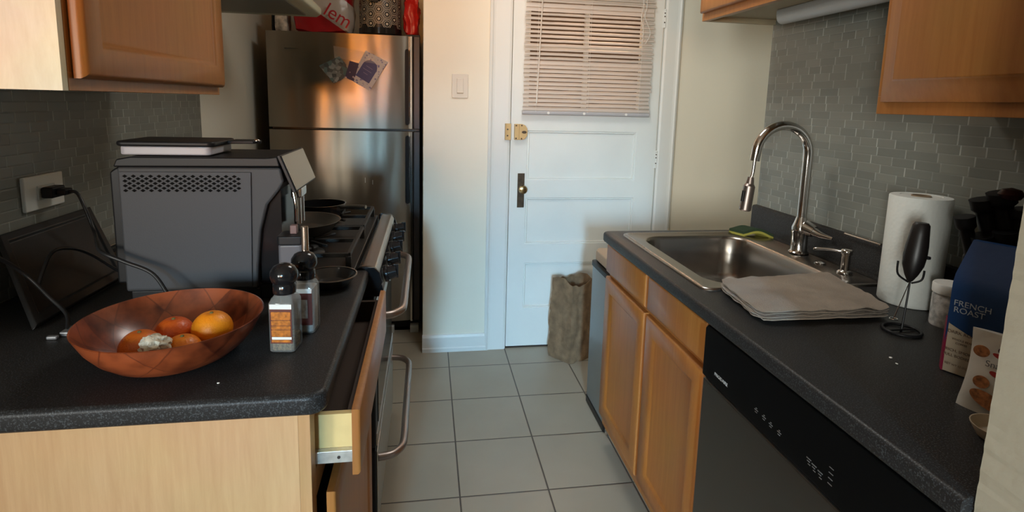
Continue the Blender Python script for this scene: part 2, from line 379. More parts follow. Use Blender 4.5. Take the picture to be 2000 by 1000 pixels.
for x, z in ((.431, 1.228), (.431, 1.262), (.478, 1.283), (.508, 1.284), (.478, 1.214), (.508, 1.213)): cyl(b, (x, D0-.02, z), (x, D0-.029, z), .0042, seg=12)
link('lock_screw', b, bronze, lk)
for z in (1.10, 1.88):
    hg = B(); cyl(hg, (1.2945, D0-.006, z-.045), (1.2945, D0-.006, z+.045), .005, seg=12)
    box(hg, 1.286, 1.2935, D0-.003, D0, z-.045, z+.045); box(hg, 1.2955, 1.30, D0-.013, D0-.008, z-.045, z+.045)
    sphere(hg, (1.2945, D0-.006, z+.05), .007, seg=12, ring=8)
    for q in (-.02, .012, .03): box(hg, 1.289, 1.300, D0-.0125, D0-.0105, z+q, z+q+.006, mi=1)
    link('hinge', hg, [whiteg, bronze], door)
b = B(); box(b, X0, X1, 2.946, 2.98, .002, .011); link('threshold_gap', b, darkin, door, smooth=False)
# hallway outside the back door
b = B(); box(b, -.4, 2.4, 4.35, 4.45, 0, 2.6); struct('wall_hallway', b, plain('hall_paint', (.12, .08, .055), .8))
area('hallway_daylight', (1.15, 3.55, 2.38), (.95, 2.95, 1.5),   .5, .3, 16, (1.0, .62, .38), 120)

# mini blind on the door
bl = thing('mini_blind', 'white aluminium mini blind over the glass of the back door', 'window blind', (.868, 2.92, 1.34))
slm, nt, p, N, L = new('blind_slat'); p.inputs['Base Color'].default_value = (.62, .585, .54, 1); p.inputs['Roughness'].default_value = .35
tr = N.new('ShaderNodeBsdfTranslucent'); tr.inputs['Color'].default_value = (.75, .55, .42, 1); mxs = N.new('ShaderNodeMixShader'); mxs.inputs[0].default_value = .22
L.new(p.outputs[0], mxs.inputs[1]); L.new(tr.outputs[0], mxs.inputs[2]); L.new(mxs.outputs[0], nt.nodes['Material Output'].inputs['Surface'])
b = B(); z = 1.378; i = 0
while z < 2.0:
    low = z < 1.62
    tilt = math.radians(50 if low else 40)
    if not low and random.random() < .28: tilt = math.radians(70)
    tilt += random.uniform(-.04, .04); hw = .0128
    x0 = .512+random.uniform(-.004, .004); x1 = 1.226+random.uniform(-.006, .006)
    rows = []
    for j in range(5):
        s_ = (j/4-.5)*2; cr = .0022*(1-s_*s_)
        rows.append((2.918-s_*hw*math.cos(tilt)-cr*math.sin(tilt), z+s_*hw*-math.sin(tilt)+cr*math.cos(tilt)))
    nx = 20; g = [[b.verts.new((x0+(x1-x0)*k/nx, yy, zz+.0012*noise.noise(Vector((k*.5, i*3.1, 0))))) for k in range(nx+1)] for yy, zz in rows]
    for a_, c_ in zip(g, g[1:]):
        for k in range(nx): b.faces.new((a_[k], a_[k+1], c_[k+1], c_[k]))
    z += .0222 if low else .0228; i += 1
link('slats', b, slm, bl, ang=80)
b = B(); prism(b, rrect(2.908, 2.932, 1.344, 1.366, .008), 'x', .508, 1.226); rl = link('bottom_rail', b, plain('blind_rail', (.42, .42, .44), .35), bl)
for x in (.65, .85, 1.09):
    b = B(); cyl(b, (x, 2.909, 1.355), (x, 2.905, 1.355), .007, seg=14); link('cord_button', b, label_w, rl)
b = B(); cyl(b, (.583, 2.905, 1.405), (.60, 2.905, 2.01), .0036, seg=8); link('tilt_wand', b, plain('wand', (.62, .56, .50), .25), bl)
b = B()
for dx in (0, .02): tube(b, [(1.15+dx, 2.903, 2.01), (1.153+dx, 2.903, 1.93), (1.145+dx, 2.902, 1.88), (1.16+dx*2, 2.902, 1.80), (1.155+dx, 2.902, 1.74)], .0014, 6)
link('lift_cord', b, label_w, bl)
b = B(); box(b, .505, 1.23, 2.905, 2.94, 2.005, 2.03); link('head_rail', b, slm, bl, bevel=.002)
b = B()
for x in (.58, .868, 1.16): cyl(b, (x, 2.905, 1.36), (x, 2.905, 2.01), .0006, seg=6)
link('ladder_cord', b, label_w, bl)

# switch on the pillar wall
sw = thing('light_switch', 'white rocker switch plate on the wall left of the back door', 'light switch', (.174, 2.945, 1.42))
b = B(); prism(b, rrect(.131, .217, 1.422, 1.549, .006), 'y', 2.937, 2.945); plm = plain('glossy_white_plate', (.74, .70, .62), .16); link('plate', b, plm, sw, bevel=.003, seg=3)
b = B(); prism(b, [(2.937, 1.445), (2.929, 1.45), (2.934, 1.486), (2.931, 1.524), (2.937, 1.528)], 'x', .157, .191); link('rocker', b, plm, sw, bevel=.0015)

# ------------------------------------------------------------------ left side: base cabinet with open drawer, worktop, upper cabinet
t = thing('base_cabinet', 'light maple base cabinet under the left worktop with its drawer pulled open', 'cabinet', (-.58, 1.22, 0))
b = B(); box(b, XL+.001, -.215, .90, .918, 0, .874); link('side_panel', b, mapleS, t, smooth=False)
b = B(); box(b, -.215, -.195, .90, .935, .0, .874); box(b, -.215, -.195, 1.535, 1.56, .10, .874); box(b, -.215, -.195, .935, 1.535, .845, .874); box(b, -.215, -.195, .935, 1.535, .69, .745); box(b, -.215, -.195, .935, 1.535, .10, .13)
link('face_frame', b, wood('maple_frame', (.50, .27, .11), (.60, .33, .15)), t, bevel=.001)
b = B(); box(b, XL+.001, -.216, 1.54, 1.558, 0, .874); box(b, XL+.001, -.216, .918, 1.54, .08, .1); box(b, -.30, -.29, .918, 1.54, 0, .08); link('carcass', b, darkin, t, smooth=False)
b = B(); panel_front(b, lambda u, v, d: (-.176+d, u, v), .925, 1.545, .12, .704, .016, .055); # closed lower door
link('door', b, mapleD, t)
dw = B(); box(dw, -.640, -.130, .948, .960, .775, .840); pass
dwo = link('drawer', dw, pine, t, smooth=False)
b = B(); box(b, -.628, -.142, .96, 1.51, .779, .785); box(b, -.142, -.130, .96, 1.51, .779, .840); box(b, -.640, -.130, 1.510, 1.522, .775, .840); box(b, -.640, -.628, .96, 1.51, .775, .840); link('drawer_shaded_boards', b, plain('drawer_shade_brown', (.035, .018, .010), .7), dwo)  # other drawer boards, the shade inside the box painted as dark brown
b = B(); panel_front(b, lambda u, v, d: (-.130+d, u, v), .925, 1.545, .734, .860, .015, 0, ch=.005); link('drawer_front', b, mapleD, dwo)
b = B(); box(b, -.55, -.130, .936, .948, .752, .775)
link('drawer_slide', b, plain('zinc', (.62, .60, .55), .35, .7, var=.15, vscale=60), dwo, bevel=.0008)
b = B(); cyl(b, (-.155, .9350, .763), (-.155, .936, .763), .003, seg=10); link('slide_screw', b, darkin, dwo)

def counter_mesh(poly_top, z0, z1):
    pass
b = B()
# bullnose on the aisle side and at the near end: rings of a rounded slab
def slab(b, x0, x1, y0, y1, z0, z1, r=.012, rl=None):
    ls = []
    for a in range(0, 7):
        t_ = math.radians(-90+15*a); ls.append((r-r*math.cos(t_), z0+r+r*math.sin(t_)))
    for a in range(0, 7):
        t_ = math.radians(15*a); ls.append((r-r*math.cos(t_), z1-r+r*math.sin(t_)))
    return ls
def rslab(b, x0, x1, y0, y1, z0, z1, r, cr, side):
    """slab whose horizontal outline has one rounded corner and whose exposed edges are rolled"""
    pr_ = slab(b, 0, 0, 0, 0, z0, z1, r)
    loops = []
    for ins, z in pr_:
        if side == 'L':   # exposed: x1 side and y0 side
            pts = [(x0, y1), (x0, y0+ins)]
            cx, cy, R_ = x1-cr, y0+cr, cr-ins
            pts += [(cx+R_*math.cos(math.radians(a)), cy+R_*math.sin(math.radians(a))) for a in range(-90, 1, 10)]
            pts += [(x1-ins, y1)]
        else:             # exposed: x0 side and y1 side
            pts = [(x1, y0), (x1, y1-ins)]
            cx, cy, R_ = x0+cr, y1-cr, cr-ins
            pts += [(cx+R_*math.cos(math.radians(a)), cy+R_*math.sin(math.radians(a))) for a in range(90, 181, 10)]
            pts += [(x0+ins, y0)]
        loops.append([(x, y, z) for x, y in pts])
    rings(b, loops)
rslab(b, XL+.007, -.166, YN, 1.566, .876, .914, .010, .03, 'L')
tag(link('worktop', b, counter, ang=50), 'charcoal speckled laminate worktop on the left holding the wooden fruit bowl', 'worktop')

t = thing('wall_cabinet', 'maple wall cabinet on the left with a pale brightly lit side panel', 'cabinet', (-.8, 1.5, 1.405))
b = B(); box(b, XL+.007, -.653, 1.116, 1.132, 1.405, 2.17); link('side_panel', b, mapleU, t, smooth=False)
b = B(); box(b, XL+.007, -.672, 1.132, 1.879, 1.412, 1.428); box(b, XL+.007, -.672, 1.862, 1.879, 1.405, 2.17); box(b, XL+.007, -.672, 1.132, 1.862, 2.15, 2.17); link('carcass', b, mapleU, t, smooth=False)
b = B(); box(b, -.672, -.652, 1.1325, 1.879, 1.405, 1.44); box(b, -.672, -.652, 1.1325, 1.165, 1.44, 2.17); box(b, -.672, -.652, 1.84, 1.879, 1.44, 2.17); box(b, -.672, -.652, 1.165, 1.84, 2.13, 2.17); link('face_frame', b, mapleD, t, bevel=.001)
b = B(); panel_front(b, lambda u, v, d: (-.650+d, u, v), 1.145, 1.868, 1.428, 2.15, .023, .058, .010, .011, .018); link('door', b, mapleD, t)

# range hood beyond it
t = thing('range_hood', 'beige range hood mounted above the stove beside the left wall cabinet', 'range hood', (-.72, 2.25, 1.755))
hm = plain('hood_enamel', (.42, .41, .30), .4)
b = B(); prism(b, [(XL+.007, 1.762), (-.49, 1.762), (-.47, 1.775), (-.47, 1.80), (-.50, 1.83), (-.62, 1.90), (XL+.007, 1.90)], 'y', 1.885, 2.64); link('canopy', b, hm, t, bevel=.006)
b = B(); box(b, -.95, -.52, 1.95, 2.55, 1.757, 1.763); link('grease_filter', b, plain('filter_mesh', (.25, .24, .2), .5, .6), t)

# ------------------------------------------------------------------ gas range
RY0, RY1, RF = 1.572, 2.345, -.150
t = thing('gas_range', 'stainless gas range with black cast iron grates between worktop and refrigerator', 'stove', (-.55, 1.96, 0))
b = B(); box(b, XL+.02, -.19, RY0, RY1, .04, .895); link('body', b, blackg, t, smooth=False)
b = B(); box(b, XL+.02, -.205, RY0, RY1, .895, .915); link('cooktop', b, plain('cooktop_enamel', (.014, .012, .010), .45), t, bevel=.004)
b = B(); prism(b, [(-.190, .897), (-.188, .919), (-.182, .922), (-.148, .918), (-.138, .905), (-.136, .897)], 'y', RY0+.012, RY1-.012); link('front_rail', b, stl2, t, bevel=.002)
b = B(); prism(b, [(-.19, .897), (-.138, .897), (-.124, .850), (-.13, .830), (-.19, .830)], 'y', RY0+.004, RY1-.004); link('control_panel', b, blackg, t, bevel=.002)
for a_ in (RY0-.002, RY1-.012):
    b = B(); prism(b, [(-.200, .86), (-.200, .921), (-.186, .925), (-.150, .921), (-.134, .905), (-.126, .875), (-.135, .855)], 'y', a_, a_+.014); link('end_cap', b, blackg, t, bevel=.004, seg=3)
kn = []
for i in range(5):
    y = RY0+.09+i*.148; k_ = B()
    c0 = Vector((-.128, y, .872)); d_ = Vector((.97, 0, .24))
    cyl(k_, c0, c0+d_*.012, .026, .026, 28); cyl(k_, c0+d_*.012, c0+d_*.038, .022, .019, 28)
    bb = c0+d_*.038; box(k_, bb.x-.012, bb.x+.006, y-.004, y+.004, bb.z-.021, bb.z+.021)
    link('control_knob', k_, blackg, t, bevel=.001)
b = B(); box(b, -.19, -.150, RY0+.004, RY1-.004, .345, .822); od = link('oven_door', b, [black], t, bevel=.006)
b = B(); box(b, -.150, -.147, RY0+.06, RY1-.06, .40, .70); link('oven_window', b, blackg, od)
b = B(); box(b, -.152, -.1455, RY0+.01, RY1-.01, .71, .815); box(b, -.152, -.1465, RY0+.01, RY1-.01, .35, .39); link('door_trim', b, stl2, od, bevel=.002)
b = B(); box(b, -.19, -.150, RY0+.004, RY1-.004, .06, .335); bd = link('broiler_drawer', b, black, t, bevel=.006)
b = B(); box(b, -.1505, -.1465, RY0+.01, RY1-.01, .07, .33); link('door_trim', b, stl2, bd, bevel=.002)
def handle(z, par, a, c, out=.075):
    b = B(); x = -.147
    pts = [(x, a, z), (x+out*.55, a+.010, z), (x+out*.92, a+.045, z), (x+out, a+.09, z)]
    n_ = 5
    pts += [(x+out, a+.09+(c-a-.18)*i/n_, z) for i in range(1, n_)]
    pts += [(x+out, c-.09, z), (x+out*.92, c-.045, z), (x+out*.55, c-.010, z), (x, c, z)]
    tube(b, pts, .0125, 14, 5); link('handle', b, handm, par)
handle(.752, od, RY0+.05, RY1-.04); handle(.285, bd, RY0+.05, RY1-.04)
# burners and grates
for k, (cx_, cy_) in enumerate(((-.38, 1.76), (-.38, 2.15), (-.72, 1.76), (-.72, 2.15))):
    b = B(); lathe(b, [(.06, .915), (.055, .922), (.04, .926), (.04, .936), (.034, .941), (.001, .942)], (cx_, cy_, 0), 28); link('burner', b, iron, t)
for (a, c) in ((1.60, 1.945), (1.965, 2.315)):
    b = B(); z1 = .958
    X_ = (-.90, -.225)
    for x in X_: box(b, x-.006, x+.006, a, c, z1-.012, z1)
    for y in (a, c): box(b, X_[0], X_[1], y-.006, y+.006, z1-.012, z1)
    my = (a+c)/2
    box(b, X_[0], X_[1], my-.006, my+.006, z1-.012, z1)
    for x in (-.38, -.72): box(b, x-.006, x+.006, a, c, z1-.012, z1)
    box(b, -.556, -.544, a, c, z1-.012, z1)
    for x in (-.90, -.55, -.225):
        for y in (a, c): box(b, x-.008, x+.008, y-.008, y+.008, .913, z1-.01)
    for x in (-.38, -.72):
        for ang in range(45, 360, 90):
            q = math.radians(ang); cyl(b, (x+.03*math.cos(q), my+.03*math.sin(q), z1-.004), (x+.11*math.cos(q), my+.11*math.sin(q), z1-.004), .005, seg=8)
    link('grate', b, iron, t, bevel=.0015)
b = B(); box(b, XL+.02, XL+.06, RY0, RY1, .915, .96); link('backguard', b, stl2, t, bevel=.003)
# frying pan on the grate
t = thing('frying_pan', 'dark frying pan with a dull steel rim sitting on the gas range', 'pan', (-.425, 1.865, .958))
b = B(); lathe(b, [(.001, .959), (.10, .959), (.108, .963), (.135, .998), (.139, 1.0), (.134, .9995), (.106, .967), (.098, .9635), (.001, .9635)], (-.425, 1.865, 0), 48); link('bowl', b, plain('pan_grey', (.11, .10, .085), .35, .6), t)
b = B(); tube(b, [(-.555, 1.90, .99), (-.62, 1.92, 1.0), (-.70, 1.94, 1.015), (-.78, 1.965, 1.02)], lambda q: .009+.002*q, 10); link('handle', b, black, t)
# kettle like dark pot at the far side
t = thing('cooking_pot', 'small black saucepan on the far burner of the gas range next to refrigerator', 'pot', (-.40, 2.16, .958))
b = B(); lathe(b, [(.001, .959), (.082, .959), (.088, .965), (.089, 1.0), (.091, 1.002), (.086, 1.002), (.085, .966), (.001, .963)], (-.40, 2.16, 0), 40); link('body', b, blackg, t)
b = B(); tube(b, [(-.32, 2.12, .992), (-.28, 2.10, 1.0), (-.225, 2.07, 1.003)], .007, 10); link('handle', b, stl2, t)

# ------------------------------------------------------------------ refrigerator
FX0, FX1, FY = -.872, -.040, 3.21
t = thing('refrigerator', 'stainless steel top freezer refrigerator in the alcove left of the pillar', 'refrigerator', (-.456, 3.6, 0))
fd = plain('fridge_side', (.045, .035, .032), .4)
b = B(); box(b, FX0+.005, FX1-.002, FY+.075, 3.93, .03, 1.765); link('cabinet', b, fd, t, bevel=.004)
def fdoor(nm, z0, z1):
    b = B(); n_ = 24; pts = []
    xa, xb = FX0, -.076
    for i in range(n_+1):
        s_ = i/n_; x = xa+(xb-xa)*s_
        e = min(s_, 1-s_); y = FY+.026-.026*(1-(2*s_-1)**2)**.55
        if i in (0, n_): y = FY+.026
        pts.append((x, y))
    pts += [(xb, FY+.07), (xa, FY+.07)]
    prism(b, pts, 'z', z0, z1); o = link(nm, b, stl, t, ang=45)
    return o
f1 = fdoor('freezer_door', 1.238, 1.762); f2 = fdoor('fridge_door', .075, 1.224)
for o_, z0, z1, ha, hb in ((f1, 1.238, 1.762, 1.262, 1.69), (f2, .075, 1.224, .80, 1.20)):
    b = B(); box(b, -.0755, FX1, FY+.01, FY+.075, z0, z1); link('edge_trim', b, fd, o_, bevel=.004)
    b = B(); prism(b, rrect(-.122, -.100, ha, hb, .0105), 'y', FY+.003, FY+.02); link('handle', b, plain('handle_dark', (.010, .008, .008), .5, spec=.2), o_, bevel=.002)
    b = B(); prism(b, [(-.098, FY+.012), (-.094, FY-.002), (-.084, FY-.004), (-.0765, FY+.012), (-.0765, FY+.03), (-.098, FY+.03)], 'z', z0+.002, z1-.002); link('grip_edge', b, steel('grip_steel', (.8, .78, .74), .2), o_, ang=60)
b = B(); box(b, -.77, -.70, FY+.0, FY+.012, 1.667, 1.671); link('badge', b, chrome, f1)
for q_ in ((-.352, -.349, FY-.0012, FY+.004, .925, .955), (-.310, -.308, FY-.0005, FY+.005, .915, .94)):
    b = B(); box(b, *q_); link('scratch', b, label_w, f2, smooth=False)
b = B(); box(b, FX0+.02, FX1-.01, FY+.05, FY+.3, .0, .07); box(b, FX0+.02, FX1-.01, FY+.05, FY+.3, .0, .02); link('kick_grille', b, black, t)
for x in (-.22, -.075):
    b = B(); box(b, x-.022, x+.028, FY+.0, FY+.05, 0, .045); link('foot', b, plain('foot_white', (.55, .57, .57), .4), t, bevel=.003)
b = B(); box(b, -.12, FX1, FY+.03, FY+.2, 1.762, 1.772); link('hinge_cover', b, black, t)

# papers held on the freezer door
def card(nm, label, cat, quad, y, mat, parts=()):
    b = B(); q = [Vector((x, y, z)) for x, z in quad]; n_ = Vector((0, 1, 0))
    rings(b, [q, [v+n_*.0012 for v in q]]); o = link(nm, b, mat, smooth=False); tag(o, label, cat); return o
FYf = FY-.0035
phm, nt, p, N, L = new('photo_print')
tc = N.new('ShaderNodeTexCoord'); vn = N.new('ShaderNodeTexVoronoi'); vn.inputs['Scale'].default_value = 48; rp = N.new('ShaderNodeValToRGB')
L.new(tc.outputs['Object'], vn.inputs['Vector']); L.new(vn.outputs['Color'], rp.inputs['Fac']); L.new(rp.outputs['Color'], p.inputs['Base Color'])
for e, (ps, c_) in enumerate(((.0, (.03, .03, .028)), (.45, (.12, .11, .09)), (.62, (.30, .28, .24)), (.8, (.10, .14, .12)))):
    el = rp.color_ramp.elements[e] if e < 2 else rp.color_ramp.elements.new(ps)
    el.position = ps; el.color = (*c_, 1)
p.inputs['Roughness'].default_value = .55; p.inputs['Specular IOR Level'].default_value = .15
card('photo', 'dark photograph print tilted at the left of the papers on the freezer door', 'photograph', [(-.590, 1.580), (-.516, 1.485), (-.405, 1.539), (-.480, 1.636)], FYf-.002, phm)
blm, nt, p, N, L = new('violet_card')
tc = N.new('ShaderNodeTexCoord'); vn = N.new('ShaderNodeTexVoronoi'); vn.inputs['Scale'].default_value = 45; rp = N.new('ShaderNodeValToRGB'); L.new(tc.outputs['Object'], vn.inputs['Vector']); L.new(vn.outputs['Distance'], rp.inputs['Fac']); L.new(rp.outputs['Color'], p.inputs['Base Color'])
rp.color_ramp.elements[0].color = (.5, .38, .42, 1); rp.color_ramp.elements[0].position = .18; rp.color_ramp.elements[1].color = (.03, .02, .06, 1); rp.color_ramp.elements[1].position = .34
card('postcard', 'small dark violet patterned card between the photo and the blue arch card', 'card', [(-.452, 1.520), (-.425, 1.613), (-.375, 1.60), (-.405, 1.500)], FYf-.005, blm)
lcm, nt, p, N, L = new('lacy_card')
tc = N.new('ShaderNodeTexCoord'); vn = N.new('ShaderNodeTexVoronoi'); vn.inputs['Scale'].default_value = 60; rp = N.new('ShaderNodeValToRGB'); L.new(tc.outputs['Object'], vn.inputs['Vector']); L.new(vn.outputs['Distance'], rp.inputs['Fac']); L.new(rp.outputs['Color'], p.inputs['Base Color'])
rp.color_ramp.elements[0].color = (.16, .15, .30, 1); rp.color_ramp.elements[0].position = .2; rp.color_ramp.elements[1].color = (.50, .47, .46, 1); rp.color_ramp.elements[1].position = .4
t2 = card('invitation_card', 'pale tilted card with a blue arch on the freezer door', 'card', [(-.428, 1.510), (-.318, 1.451), (-.218, 1.612), (-.338, 1.672)], FYf-.004, lcm)
b = B(); cc = Vector((-.328, 0, 1.562)); ax = Vector((.52, 0, .85)).normalized(); rx = Vector((.85, 0, -.52)); pts = []
for (a_, h_) in ((-.042, -.058), (.042, -.058), (.042, .02)): pts.append(cc+rx*a_+ax*h_)
for k in range(1, 12):
    q = math.pi*k/12; pts.append(cc+rx*.042*math.cos(q)+ax*(.02+.04*math.sin(q)))
pts.append(cc-rx*.042+ax*.02)
rings(b, [[Vector((v.x, FYf-.0042, v.z)) for v in pts], [Vector((v.x, FYf-.0052, v.z)) for v in pts]]); arch = link('arch', b, plain('navy_print', (.045, .055, .16), .5), t2, smooth=False)
b = B()
for k, (s0, s1) in enumerate(((-.02, .02), (-.028, .025), (-.015, .012))):
    c0 = cc+ax*(.018-.02*k); d0 = rx*s0; d1 = rx*s1
    rings(b, [[Vector((v.x, FYf-.0053, v.z)), Vector((v.x, FYf-.0053, v.z+.003)), Vector((v.x, FYf-.0058, v.z+.003)), Vector((v.x, FYf-.0058, v.z))] for v in (c0+d0, c0+d1)])
link('line_of_writing', b, plain('faint_ink', (.2, .2, .32), .6), arch, smooth=False)
# clear sleeve
plmt, nt, p, N, L = new('clear_film'); p.inputs['Base Color'].default_value = (.75, .68, .62, 1); p.inputs['Roughness'].default_value = .12; p.inputs['Alpha'].default_value = .16
b = B(); g = []
q0, q1, q2, q3 = (Vector((-.510, 0, 1.690)), Vector((-.29, 0, 1.655)), Vector((-.275, 0, 1.60)), Vector((-.505, 0, 1.625)))
for i in range(13):
    row_ = []
    for j in range(25):
        s_, r_ = j/24, i/12; pt = q3.lerp(q2, s_).lerp(q0.lerp(q1, s_), r_)
        row_.append(b.verts.new((pt.x, FYf-.012-.004*noise.noise(Vector((s_*9, r_*4, 1))), pt.z)))
    g.append(row_)
for a_, c_ in zip(g, g[1:]):
    for k in range(24): b.faces.new((a_[k], a_[k+1], c_[k+1], c_[k]))
tag(link('plastic_sleeve', b, plmt, ang=180), 'crinkled clear plastic sleeve at the top of the papers on the freezer', 'plastic sleeve')

# things on top of the refrigerator
FT = 1.7655
def blob(b, cx_, cy_, z0, sx, sy, sz, seed, amp=.02, sub=4, p_=.45, fr=9):
    g = bmesh.ops.create_cube(b, size=2); bmesh.ops.subdivide_edges(b, edges=b.edges[:], cuts=14, use_grid_fill=True)
    for v in b.verts:
        n_ = v.co.copy(); l = max(abs(n_.x), abs(n_.y), abs(n_.z)); s = n_.normalized()
        k = n_*(1-p_)+s*p_*1.15
        q = Vector((k.x*sx, k.y*sy, k.z*sz)); d = noise.noise(Vector((q.x*fr+seed, q.y*fr, q.z*fr)))+.5*noise.noise(Vector((q.x*fr*2.6, q.y*fr*2.6+seed, q.z*fr*2.6)))
        rg = abs(noise.noise(Vector((q.x*fr*1.7+seed*2, q.z*fr*1.7, q.y*fr*1.7))))
        q += s*(d*amp+rg*amp*.7); v.co = Vector((cx_+q.x, cy_+q.y, max(z0, z0+sz*.95+q.z)))
bagm, nt, p, N, L = new('printed_bag'); tc = N.new('ShaderNodeTexCoord'); sp = N.new('ShaderNodeSeparateXYZ'); L.new(tc.outputs['Object'], sp.inputs[0])
def MN(op, a, b_): 
    q = N.new('ShaderNodeMath'); q.operation = op
    for i, v in enumerate((a, b_)):
        if isinstance(v, (int, float)): q.inputs[i].default_value = v
        else: L.new(v, q.inputs[i])
    return q.outputs[0]
dd = MN('ADD', MN('MULTIPLY', sp.outputs['X'], .55), MN('MULTIPLY', sp.outputs['Z'], .83))
band = MN('MULTIPLY', MN('GREATER_THAN', dd, .075), MN('LESS_THAN', dd, .215))
mx = N.new('ShaderNodeMix'); mx.data_type = 'RGBA'; L.new(band, mx.inputs['Factor']); mx.inputs['A'].default_value = (.42, .008, .012, 1); mx.inputs['B'].default_value = (.55, .47, .40, 1); L.new(mx.outputs['Result'], p.inputs['Base Color']); p.inputs['Roughness'].default_value = .3
b = B(); blob(b, -.582, 3.36, FT, .158, .12, .16, 3, .016)
bg_ = link('shopping_bag', b, bagm, origin=(-.575, 3.36, FT)); tag(bg_, 'crumpled red and white plastic bag with red letters on top of refrigerator', 'plastic bag')
text('lettering', 'lem', (-.565, 3.19, 1.860), (.86, 0, -.51), (.51, 0, .86), .105, plain('red_ink', (.45, .01, .015), .4), bg_, .001)
t = thing('canister', 'black and white hexagon patterned canister on top of refrigerator', 'canister', (-.265, 3.32, FT))
b = B(); lathe(b, [(.001, FT), (.114, FT), (.120, FT+.004), (.120, FT+.036), (.112, FT+.038), (.001, FT+.038)], (-.265, 3.32, 0), 48); link('base', b, blackg, t)
b = B(); R_ = .117; lathe(b, [(.001, FT+.034), (R_, FT+.034), (R_, FT+.26), (R_-.01, FT+.268), (.001, FT+.268)], (-.265, 3.32, 0), 64)
hexr = .0300
for col_ in range(-6, 7):
    for row_ in range(6):
        a0 = col_*hexr*1.5; zc = FT+.030+row_*hexr*1.732+(col_ % 2)*hexr*.866
        if zc > FT+.24 or zc < FT+.048: continue
        for ro, ri in ((.95, .84), (.66, .54), (.27, .0)):
            rngs = []
            for rr in (ro, ri):
                ring_ = []
                for k in range(6):
                    q = math.radians(60*k); uu, vv = a0+hexr*rr*math.cos(q), zc+hexr*rr*math.sin(q)
                    th_ = -math.pi/2+uu/R_; ring_.append(b.verts.new((-.265+(R_+.0012)*math.cos(th_), 3.32+(R_+.0012)*math.sin(th_), vv)))
                rngs.append(ring_)
            if ri == 0:
                for v in rngs[1]: b.verts.remove(v)
                b.faces.new(rngs[0]).material_index = 1
            else:
                for k in range(6): b.faces.new((rngs[0][k], rngs[0][(k+1) % 6], rngs[1][(k+1) % 6], rngs[1][k])).material_index = 1
link('body', b, [plain('canister_black', (.012, .012, .012), .25), plain('canister_cream', (.42, .40, .34), .35)], t, ang=30)
b = B(); cyl(b, (-.285, 3.205, FT+.195), (-.285, 3.185, FT+.195), .030, .027, 28); link('dial', b, blackg, t)
b = B(); blob(b, -.088, 3.31, FT+.008, .037, .07, .125, 9, .014, fr=22)
tag(link('net_bag', b, plain('red_mesh_plastic', (.50, .012, .010), .35, bump=.6, bscale=90)), 'bright red crumpled net bag at the right end of the refrigerator top', 'bag')
t = thing('snack_pouch', 'brown and cream pouch standing at the left end of refrigerator top', 'pouch', (-.80, 3.34, FT))
b = B(); blob(b, -.805, 3.34, FT, .034, .05, .062, 14, .006); link('pouch', b, plain('cream_pouch', (.50, .42, .33), .5, var=.75, vscale=26), t)
b = B(); blob(b, -.848, 3.34, FT, .012, .03, .055, 19, .002); link('pouch_edge', b, black, t)

# ------------------------------------------------------------------ coffee machine on the left worktop
CT = .914
Y0, Y1 = 1.335, 1.560
t = thing('coffee_machine', 'big grey and black automatic coffee machine on the left worktop', 'coffee machine', (-.53, 1.45, CT))
b = B(); prism(b, [(-.690, .945), (-.690, 1.238), (-.340, 1.238), (-.333, 1.205), (-.345, 1.185), (-.372, 1.15), (-.388, 1.09), (-.398, 1.0), (-.402, .945)], 'y', Y0+.004, Y1-.004)
link('housing', b, plain('graphite_plastic', (.056, .057, .060), .5, spec=.22, bump=.12, bscale=700), t, bevel=.006, seg=3)
b = B()
prism(b, [(-.684, .952), (-.684, 1.228), (-.404, 1.228), (-.412, .952)], 'y', Y0, Y0+.01)
sp_ = link('side_panel', b, grey, t, bevel=.0015)
b = B()   # pierced lattice at the top of the side panel
for r_ in range(7):
    for c_ in range(14):
        x = -.672+c_*.0178+(r_ % 2)*.0089; z = 1.222-.0055*r_-.004
        if x > -.425: continue
        hw_, hh_ = .0056, .0036
        rings(b, [[(x-hw_*s, Y0-.0006-o2, z), (x, Y0-.0006-o2, z-hh_*s), (x+hw_*s, Y0-.0006-o2, z), (x, Y0-.0006-o2, z+hh_*s)] for s, o2 in ((1.0, 0), (.9, .0004))])
vm = link('vent_holes', b, plain('vent_dark', (.004, .004, .004), .8, spec=.1), sp_, smooth=False)
b = B(); box(b, -.684, -.398, Y0+.012, Y1-.012, CT, .945); box(b, -.42, -.31, Y0+.02, Y1-.02, CT, .955); link('base', b, black, t, bevel=.004)
b = B(); prism(b, [(-.698, 1.238), (-.69, 1.256), (-.66, 1.262), (-.37, 1.262), (-.345, 1.265), (-.340, 1.24)], 'y', Y0+.003, Y1-.003); link('lid_deck', b, black, t, bevel=.004)
b = B(); prism(b, [(-.715, .96), (-.715, 1.225), (-.70, 1.235), (-.685, 1.235), (-.685, .96)], 'y', Y0+.02, Y1-.03); link('water_tank', b, black, t, bevel=.006)
